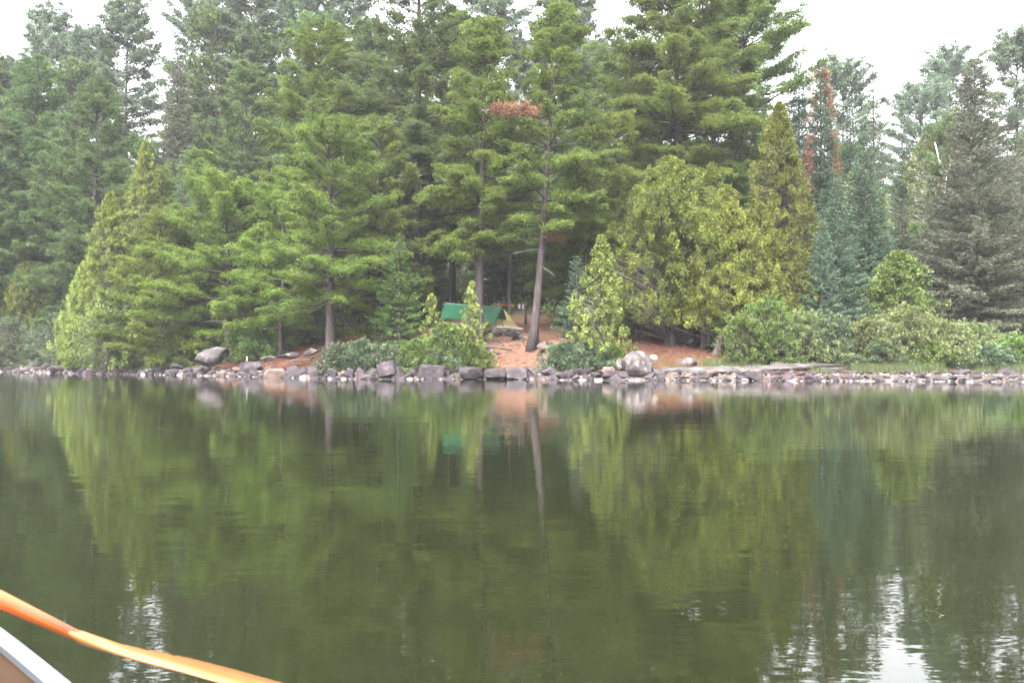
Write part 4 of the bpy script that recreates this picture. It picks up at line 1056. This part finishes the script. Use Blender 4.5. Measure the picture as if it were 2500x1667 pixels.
# ------------------------------------------------------------------ camp
def quad_sheet(name, pts4, nu, nv, mat, parent, sag=0., thick=.004, wr=0.0, seed=0):
    """cloth patch between four corners a,b,c,d (a-b top, d-c bottom)"""
    a, b, c, d = [np.array(p, float) for p in pts4]
    u = np.linspace(0, 1, nu); v = np.linspace(0, 1, nv)
    U, Vv = np.meshgrid(u, v, indexing='ij')
    P = (a * (1 - U)[..., None] + b * U[..., None]) * (1 - Vv)[..., None] + (d * (1 - U)[..., None] + c * U[..., None]) * Vv[..., None]
    n = unit(np.cross(b - a, d - a))
    bulge = -sag * (4 * U * (1 - U)) * (.4 + Vv * .6) * (1 - .3 * Vv)
    rng = np.random.RandomState(seed)
    wv = sum(wr * np.sin(rng.uniform(4, 14) * U + rng.uniform(2, 9) * Vv + rng.uniform(0, 6)) for _ in range(4)) * (.2 + .8 * Vv)
    P = P + n * (bulge + wv)[..., None] * 1.0
    P[..., 2] += -sag * .8 * (4 * U * (1 - U)) * (1 - Vv)
    idx = np.arange(nu * nv).reshape(nu, nv)
    F = np.stack([idx[:-1, :-1], idx[1:, :-1], idx[1:, 1:], idx[:-1, 1:]], -1).reshape(-1, 4)
    o = link(name, mesh_np(name, P.reshape(-1, 3), F, M[mat], smooth=True), parent)
    sm = o.modifiers.new('thickness', 'SOLIDIFY'); sm.thickness = thick; sm.use_rim_only = True
    return o

def camp():
    # green tarp, ridge from left to right; front slope towards the lake
    Yt = 55.2
    pL = np.array([xat(1086, Yt + .2), Yt + .2, zat(738, Yt)]); pR = np.array([xat(1227, Yt - .4), Yt - .4, zat(748, Yt - .4)])
    fL = np.array([xat(1075, 54.4), 54.2, zat(777, 54.2)]); fR = np.array([xat(1208, 53.6), 53.4, zat(791, 53.4)])
    bL = np.array([xat(1092, 57), 56.8, zat(770, 56.8)]); bR = np.array([xat(1237, 56), 55.9, zat(781, 55.9)])
    base = (pL + pR) / 2; base[2] = gz(base[0], base[1])
    e = bpy.data.objects.new('tarp_shelter', None); C.objects.link(e); e.location = base
    tag(e, 'green tarp pitched as a ridge shelter behind the puffy crowned pine', 'tarp')
    q = lambda *p: [x - base for x in p]
    quad_sheet('front_panel', q(pL, pR, fR, fL), 30, 16, 'tarp', e, .07, wr=.008, seed=1)
    quad_sheet('rear_panel', q(pR, pL, bL, bR), 30, 16, 'tarp', e, .07, wr=.008, seed=2)
    for k, (p, t) in enumerate([(fL, (-.5, -.6)), (fR, (.25, -.6)), (bR, (.9, .5)), (bL, (-.5, .7))]):
        g = np.array([p[0] + t[0], p[1] + t[1], 0]); g[2] = gz(g[0], g[1])
        V, F = segs(p[None] - base, g[None] - base, .006, .006, 4)
        link('guy_line', mesh_np('guy_line', V, F, M['rootwood']), e)
    for p in (pL, pR):
        V, F = segs(np.array([[p[0], p[1], gz(p[0], p[1])]]) - base, p[None] - base - np.array([[0, 0, .02]]), .014, .012, 8)
        link('pole', mesh_np('pole', V, F, M['barkdark']), e)
    # yellow tent: ridge running away from the lake, open pointed front
    tx, ty = xat(1222, 56.0), 55.6
    tz = gz(tx, ty) - .02
    e = bpy.data.objects.new('yellow_tent', None); C.objects.link(e); e.location = (tx, ty, tz)
    tag(e, 'pale yellow pointed tent half under the green tarp', 'tent')
    zt = zat(748, 56.6) - tz
    apex = np.array([0.10, 1.0, zt * .93]); ap2 = np.array([-1.0, 2.6, zt * .82])
    fl = np.array([-.95, -.2, .03]); fr = np.array([.55, -.35, .03]); rt = np.array([1.15, .65, .03]); bk = np.array([.1, 3.0, .03]); bl = np.array([-1.8, 2.4, .03])
    quad_sheet('front_wall', [apex, apex + .01, fr, fl], 12, 12, 'tent', e, .03, wr=.004, seed=3)
    quad_sheet('side_wall', [apex + np.array([.02, 0, 0]), apex + np.array([.03, 0, 0]), rt, fr], 12, 12, 'tent', e, .05, wr=.006, seed=4)
    quad_sheet('left_wall', [ap2, apex, fl, bl], 12, 12, 'tent', e, .05, wr=.004, seed=5)
    quad_sheet('rear_wall', [apex, ap2, bk, rt], 12, 12, 'tent', e, .05, wr=.004, seed=6)
    V, F = segs((fr + np.array([0, -.02, 0]))[None], (apex + np.array([0, -.02, 0]))[None], .014, .01, 5)
    link('door_seam', mesh_np('door_seam', V, F, M['cloth']), e)
    V, F = segs((rt + np.array([-.5, -.45, .03]))[None], (rt + np.array([0, 0, .03]))[None], .05, .04, 6)
    link('dark_groundsheet_edge', mesh_np('groundsheet', V, F, M['black']), e)
    # small black bag
    bigrock(1182, 787, 799, 24, 53.6, 'black bag on the ground under the near edge of the green tarp', 41, 'black', 8, name='black_bag', cat='bag', depth=.6, cut=(.6, .75), sub=3)
    bigrock(1095, 786, 797, 76, 54.6, 'low pile of rust coloured dead brush left of the tarp', 42, 'red', 5, name='brush_pile', cat='brush pile', depth=.5)
    # clothes line between the puffy pine and the leaning pine
    Yc = 57.5
    pts = np.array([[xat(1205, Yc), Yc, zat(742, Yc)], [xat(1240, Yc), Yc, zat(746, Yc)], [xat(1270, Yc), Yc, zat(744, Yc)], [xat(1300, Yc), Yc, zat(737, Yc)]])
    V, F = tube(pts, [.018] * 4, 6)
    b = pts[0]
    o = link('clothes_line', mesh_np('clothes_line', V - b, F, M['rope'], smooth=True), loc=Vector(b)); tag(o, 'red cord clothes line strung behind the leaning pine', 'clothes line')
    for px, lab in ((1268, 'left pale blue sock hanging on the red clothes line'), (1277, 'right pale blue sock hanging on the red clothes line')):
        x = xat(px, Yc); z1 = zat(743, Yc)
        me = mesh_np('sock', np.array([[-.05, 0, 0], [.05, 0, 0], [.05, .03, 0], [-.05, .03, 0], [-.045, 0, -.17], [.05, 0, -.17], [.05, .035, -.17], [-.045, .035, -.17],
                                       [-.09, 0, -.24], [.045, 0, -.25], [.045, .035, -.25], [-.09, .035, -.24]]),
                     np.array([[0, 1, 2, 3], [0, 4, 5, 1], [1, 5, 6, 2], [2, 6, 7, 3], [3, 7, 4, 0], [4, 8, 9, 5], [5, 9, 10, 6], [6, 10, 11, 7], [7, 11, 8, 4], [8, 11, 10, 9]]), M['cloth'])
        tag(link('sock', me, loc=(x, Yc - .03, z1)), lab, 'sock', 'socks on the clothes line')
    # post under the line
    x = xat(1283, 58.5); Yp = 58.5
    V, F = tube([[0, 0, -.2], [0, 0, zat(745, Yp) - gz(x, Yp)]], [.08, .06], 8)
    tag(link('dark_stub', mesh_np('dark_stub', V, F, M['barkdark'], smooth=True), loc=(x, Yp, gz(x, Yp))), 'thin dark dead stem behind the hanging socks', 'stump')
    # white stakes
    for px, py0, py1, Y, rz, wd, lab, nm in ((603, 870, 877, 53.9, 0, .035, 'thin white stake in the rusty ground below the juniper mound', 'white_stake'),
                                     (1610, 847, 858, 50.8, .4, .10, 'tilted white board leaning at the olive cedar trunk', 'white_board')):
        x = xat(px, Y); h = (py1 - py0) / FPX * Y; zz = min(gz(x, Y), zat(py1, Y))
        V = np.array([[-wd, -.015, -.1], [wd, -.015, -.1], [wd, .015, -.1], [-wd, .015, -.1], [-wd * .9, -.015, h * .93], [wd * .9, -.015, h], [wd * .9, .015, h], [-wd * .9, .015, h * .93]])
        F = np.array([[0, 3, 2, 1], [4, 5, 6, 7], [0, 1, 5, 4], [1, 2, 6, 5], [2, 3, 7, 6], [3, 0, 4, 7]])
        o = link(nm, mesh_np(nm, V, F, M['white']), loc=(x, Y, zat(py1, Y))); o.rotation_euler = (0, rz, 0); tag(o, lab, 'stake' if 'stake' in nm else 'board')
camp()

# ------------------------------------------------------------------ canoe and paddle in the foreground
def canoe():
    u = np.array([-.640, .768, 0]); pr = np.array([.768, .640, 0])       # forward, starboard
    Lh, Wd = 2.6, .43
    ctr = np.array([-1.20, 2.36, 0]) - pr * Wd + u * (-.55)
    e = bpy.data.objects.new('canoe', None); C.objects.link(e); e.location = Vector(ctr)
    e.rotation_euler = (0, 0, math.atan2(u[1], u[0]))
    tag(e, 'dark canoe with bright metal gunwale cutting the lower left corner', 'canoe')
    n, m = 49, 15
    s = np.linspace(-1, 1, n)
    hw = Wd * (1 - np.abs(s) ** 2.6) ** .8 + .006
    gh = .35 + .14 * np.abs(s) ** 3
    def shell(off):
        V = []
        for i in range(n):
            for j in range(m):
                a = -math.pi / 2 + math.pi * j / (m - 1)
                x = math.sin(a); yy = max(hw[i] - off, .002) * (abs(x) ** .55) * (1 if x >= 0 else -1)
                zz = -.09 + off + (gh[i] + .09 - off) * (1 - math.cos(a) ** .8 if math.cos(a) > 1e-6 else 1)
                V.append([s[i] * (Lh - off), yy, zz])
        return np.array(V)
    idx = np.arange(n * m).reshape(n, m)
    F = np.stack([idx[:-1, :-1], idx[1:, :-1], idx[1:, 1:], idx[:-1, 1:]], -1).reshape(-1, 4)
    link('hull', mesh_np('hull', shell(0), F, M['hull'], smooth=True), e)
    link('hull_lining', mesh_np('hull_lining', shell(.006), F[:, ::-1], M['weave'], smooth=True), e)
    for sg in (-1, 1):
        pts = np.stack([s * Lh, sg * (hw - .003), gh + .006], 1)
        prof = [(-.016, -.022), (.016, -.022), (.019, -.004), (.014, .006), (-.014, .006), (-.019, -.004)]
        V = []
        T = unit(np.gradient(pts, axis=0)); side = np.stack([-T[:, 1], T[:, 0], 0 * T[:, 0]], 1)
        for k in range(n):
            for (a, b) in prof: V.append(pts[k] + side[k] * a + np.array([0, 0, b]))
        q = len(prof)
        F2 = [(k * q + i, k * q + (i + 1) % q, (k + 1) * q + (i + 1) % q, (k + 1) * q + i) for k in range(n - 1) for i in range(q)]
        link('gunwale', mesh_np('gunwale', np.array(V), np.array(F2), M['alu'], smooth=False), e)
    for xx, nm in ((.9, 'thwart'), (-1.0, 'thwart')):
        h = Wd * (1 - abs(xx / Lh) ** 2.6) ** .8
        V, F3 = segs(np.array([[xx, -h, .31]]), np.array([[xx, h, .31]]), .025, .025, 8)
        link('thwart', mesh_np('thwart', V, F3, M['paddle']), e)
canoe()

def paddle():
    # one curved centre line: flattened shaft at the left, blade seen almost edge-on at the right
    ctl = [(-280, 1335, 1.50), (-130, 1404, 1.52), (0, 1464, 1.55), (100, 1510, 1.58), (200, 1556, 1.62), (300, 1588, 1.66), (430, 1618, 1.70), (580, 1656, 1.75), (720, 1696, 1.80), (860, 1740, 1.86)]
    K = np.array([unp(*c) for c in ctl])
    kt = np.arange(len(ctl))
    def path(lo, hi, n):
        t = np.linspace(lo, hi, n)
        P = np.stack([np.interp(t, kt, K[:, i]) for i in range(3)], 1)
        for _ in range(6): P[1:-1] = (P[:-2] + 2 * P[1:-1] + P[2:]) / 4
        return t, P
    base = K[4]
    e = bpy.data.objects.new('paddle', None); C.objects.link(e); e.location = Vector(base)
    tag(e, 'varnished orange wooden paddle with chipped blade reaching over the water', 'paddle')
    ax = unit(K[8] - K[1]); view = unit(base - np.array([0, 0, CAM_Z]))
    sdir = unit(np.cross(ax, view)); sdir = sdir if sdir[2] > 0 else -sdir
    nrm = unit(np.cross(ax, sdir))
    G = []
    def grained(name, V, F, mat):
        me = mesh_np(name, V, F, mat, smooth=True)
        a = me.attributes.new('grain', 'FLOAT_VECTOR', 'POINT'); a.data.foreach_set('vector', np.array(G, np.float32).ravel()); return me
    def sweep(P, prof_fn):
        V, q = [], None; G.clear()
        for k in range(len(P)):
            pr = prof_fn(k); q = len(pr)
            for (a, b) in pr: V.append(P[k] - base + sdir * a + nrm * b); G.append((k * .02, a, b))
        F = [(k * q + i, k * q + (i + 1) % q, (k + 1) * q + (i + 1) % q, (k + 1) * q + i) for k in range(len(P) - 1) for i in range(q)]
        return np.array(V), np.array(F)
    th = np.arange(20) * 2 * np.pi / 20
    t, P = path(0, 4.6, 40)
    wv = np.interp(t, [0, 2, 3, 4, 4.6], [.0158, .0150, .0118, .0085, .0060])
    V, F = sweep(P, lambda k: [(math.cos(x) * wv[k] * (1 - .10 * math.exp(-((math.sin(x)) ** 2) * 9)), math.sin(x) * wv[k] * .95) for x in th])
    link('shaft', grained('shaft', V, F, M['paddle']), e)
    t, P = path(3.2, 9, 66)
    half = np.interp(t, [3.2, 4.3, 5.2, 6.5, 8.2, 9], [.002, .020, .045, .075, .088, .060])
    thk = np.interp(t, [3.2, 4.0, 4.6, 6, 8, 9], [.002, .0088, .0084, .0062, .0052, .004])
    rng = np.random.RandomState(4)
    ca, sa = -math.sin(.15), math.cos(.15)
    def prof(k):
        o = []
        for (a, b) in [(-1, .0), (-.9, .5), (-.45, .85), (0, 1.15), (.45, .85), (.9, .5), (1, .0), (.9, -.5), (.45, -.85), (0, -1.15), (-.45, -.85), (-.9, -.5)]:
            chip = .010 * (24 < k < 27 or 31 < k < 33) + .002 * rng.rand() if a < -.8 else 0
            u = a * (half[k] - chip); v = b * thk[k]
            o.append((u * ca + v * sa, u * sa - v * ca))
        return o
    V, F = sweep(P, prof)
    link('blade', grained('blade', V, F, M['paddle_light']), e)
paddle()

# ------------------------------------------------------------------ haze
def haze():
    m = bpy.data.materials.new('haze'); m.use_nodes = True; n = m.node_tree.nodes; l = m.node_tree.links; n.clear()
    v = n.new('ShaderNodeVolumePrincipled'); v.inputs['Color'].default_value = (.93, .95, 1, 1); v.inputs['Density'].default_value = .00034; v.inputs['Anisotropy'].default_value = .3
    o = n.new('ShaderNodeOutputMaterial'); l.new(v.outputs[0], o.inputs['Volume'])
    x0, x1, y0, y1, z0, z1 = -1600, 1600, -700, 1200, -8, 60
    V = np.array([[x, y, z] for z in (z0, z1) for y in (y0, y1) for x in (x0, x1)], float)
    F = np.array([[0, 2, 3, 1], [4, 5, 7, 6], [0, 1, 5, 4], [2, 6, 7, 3], [0, 4, 6, 2], [1, 3, 7, 5]])
    tag(link('haze', mesh_np('haze', V, F, m)), 'thin pale summer haze over the lake and wood', kind='stuff')
USE_HAZE = True
if USE_HAZE: haze()
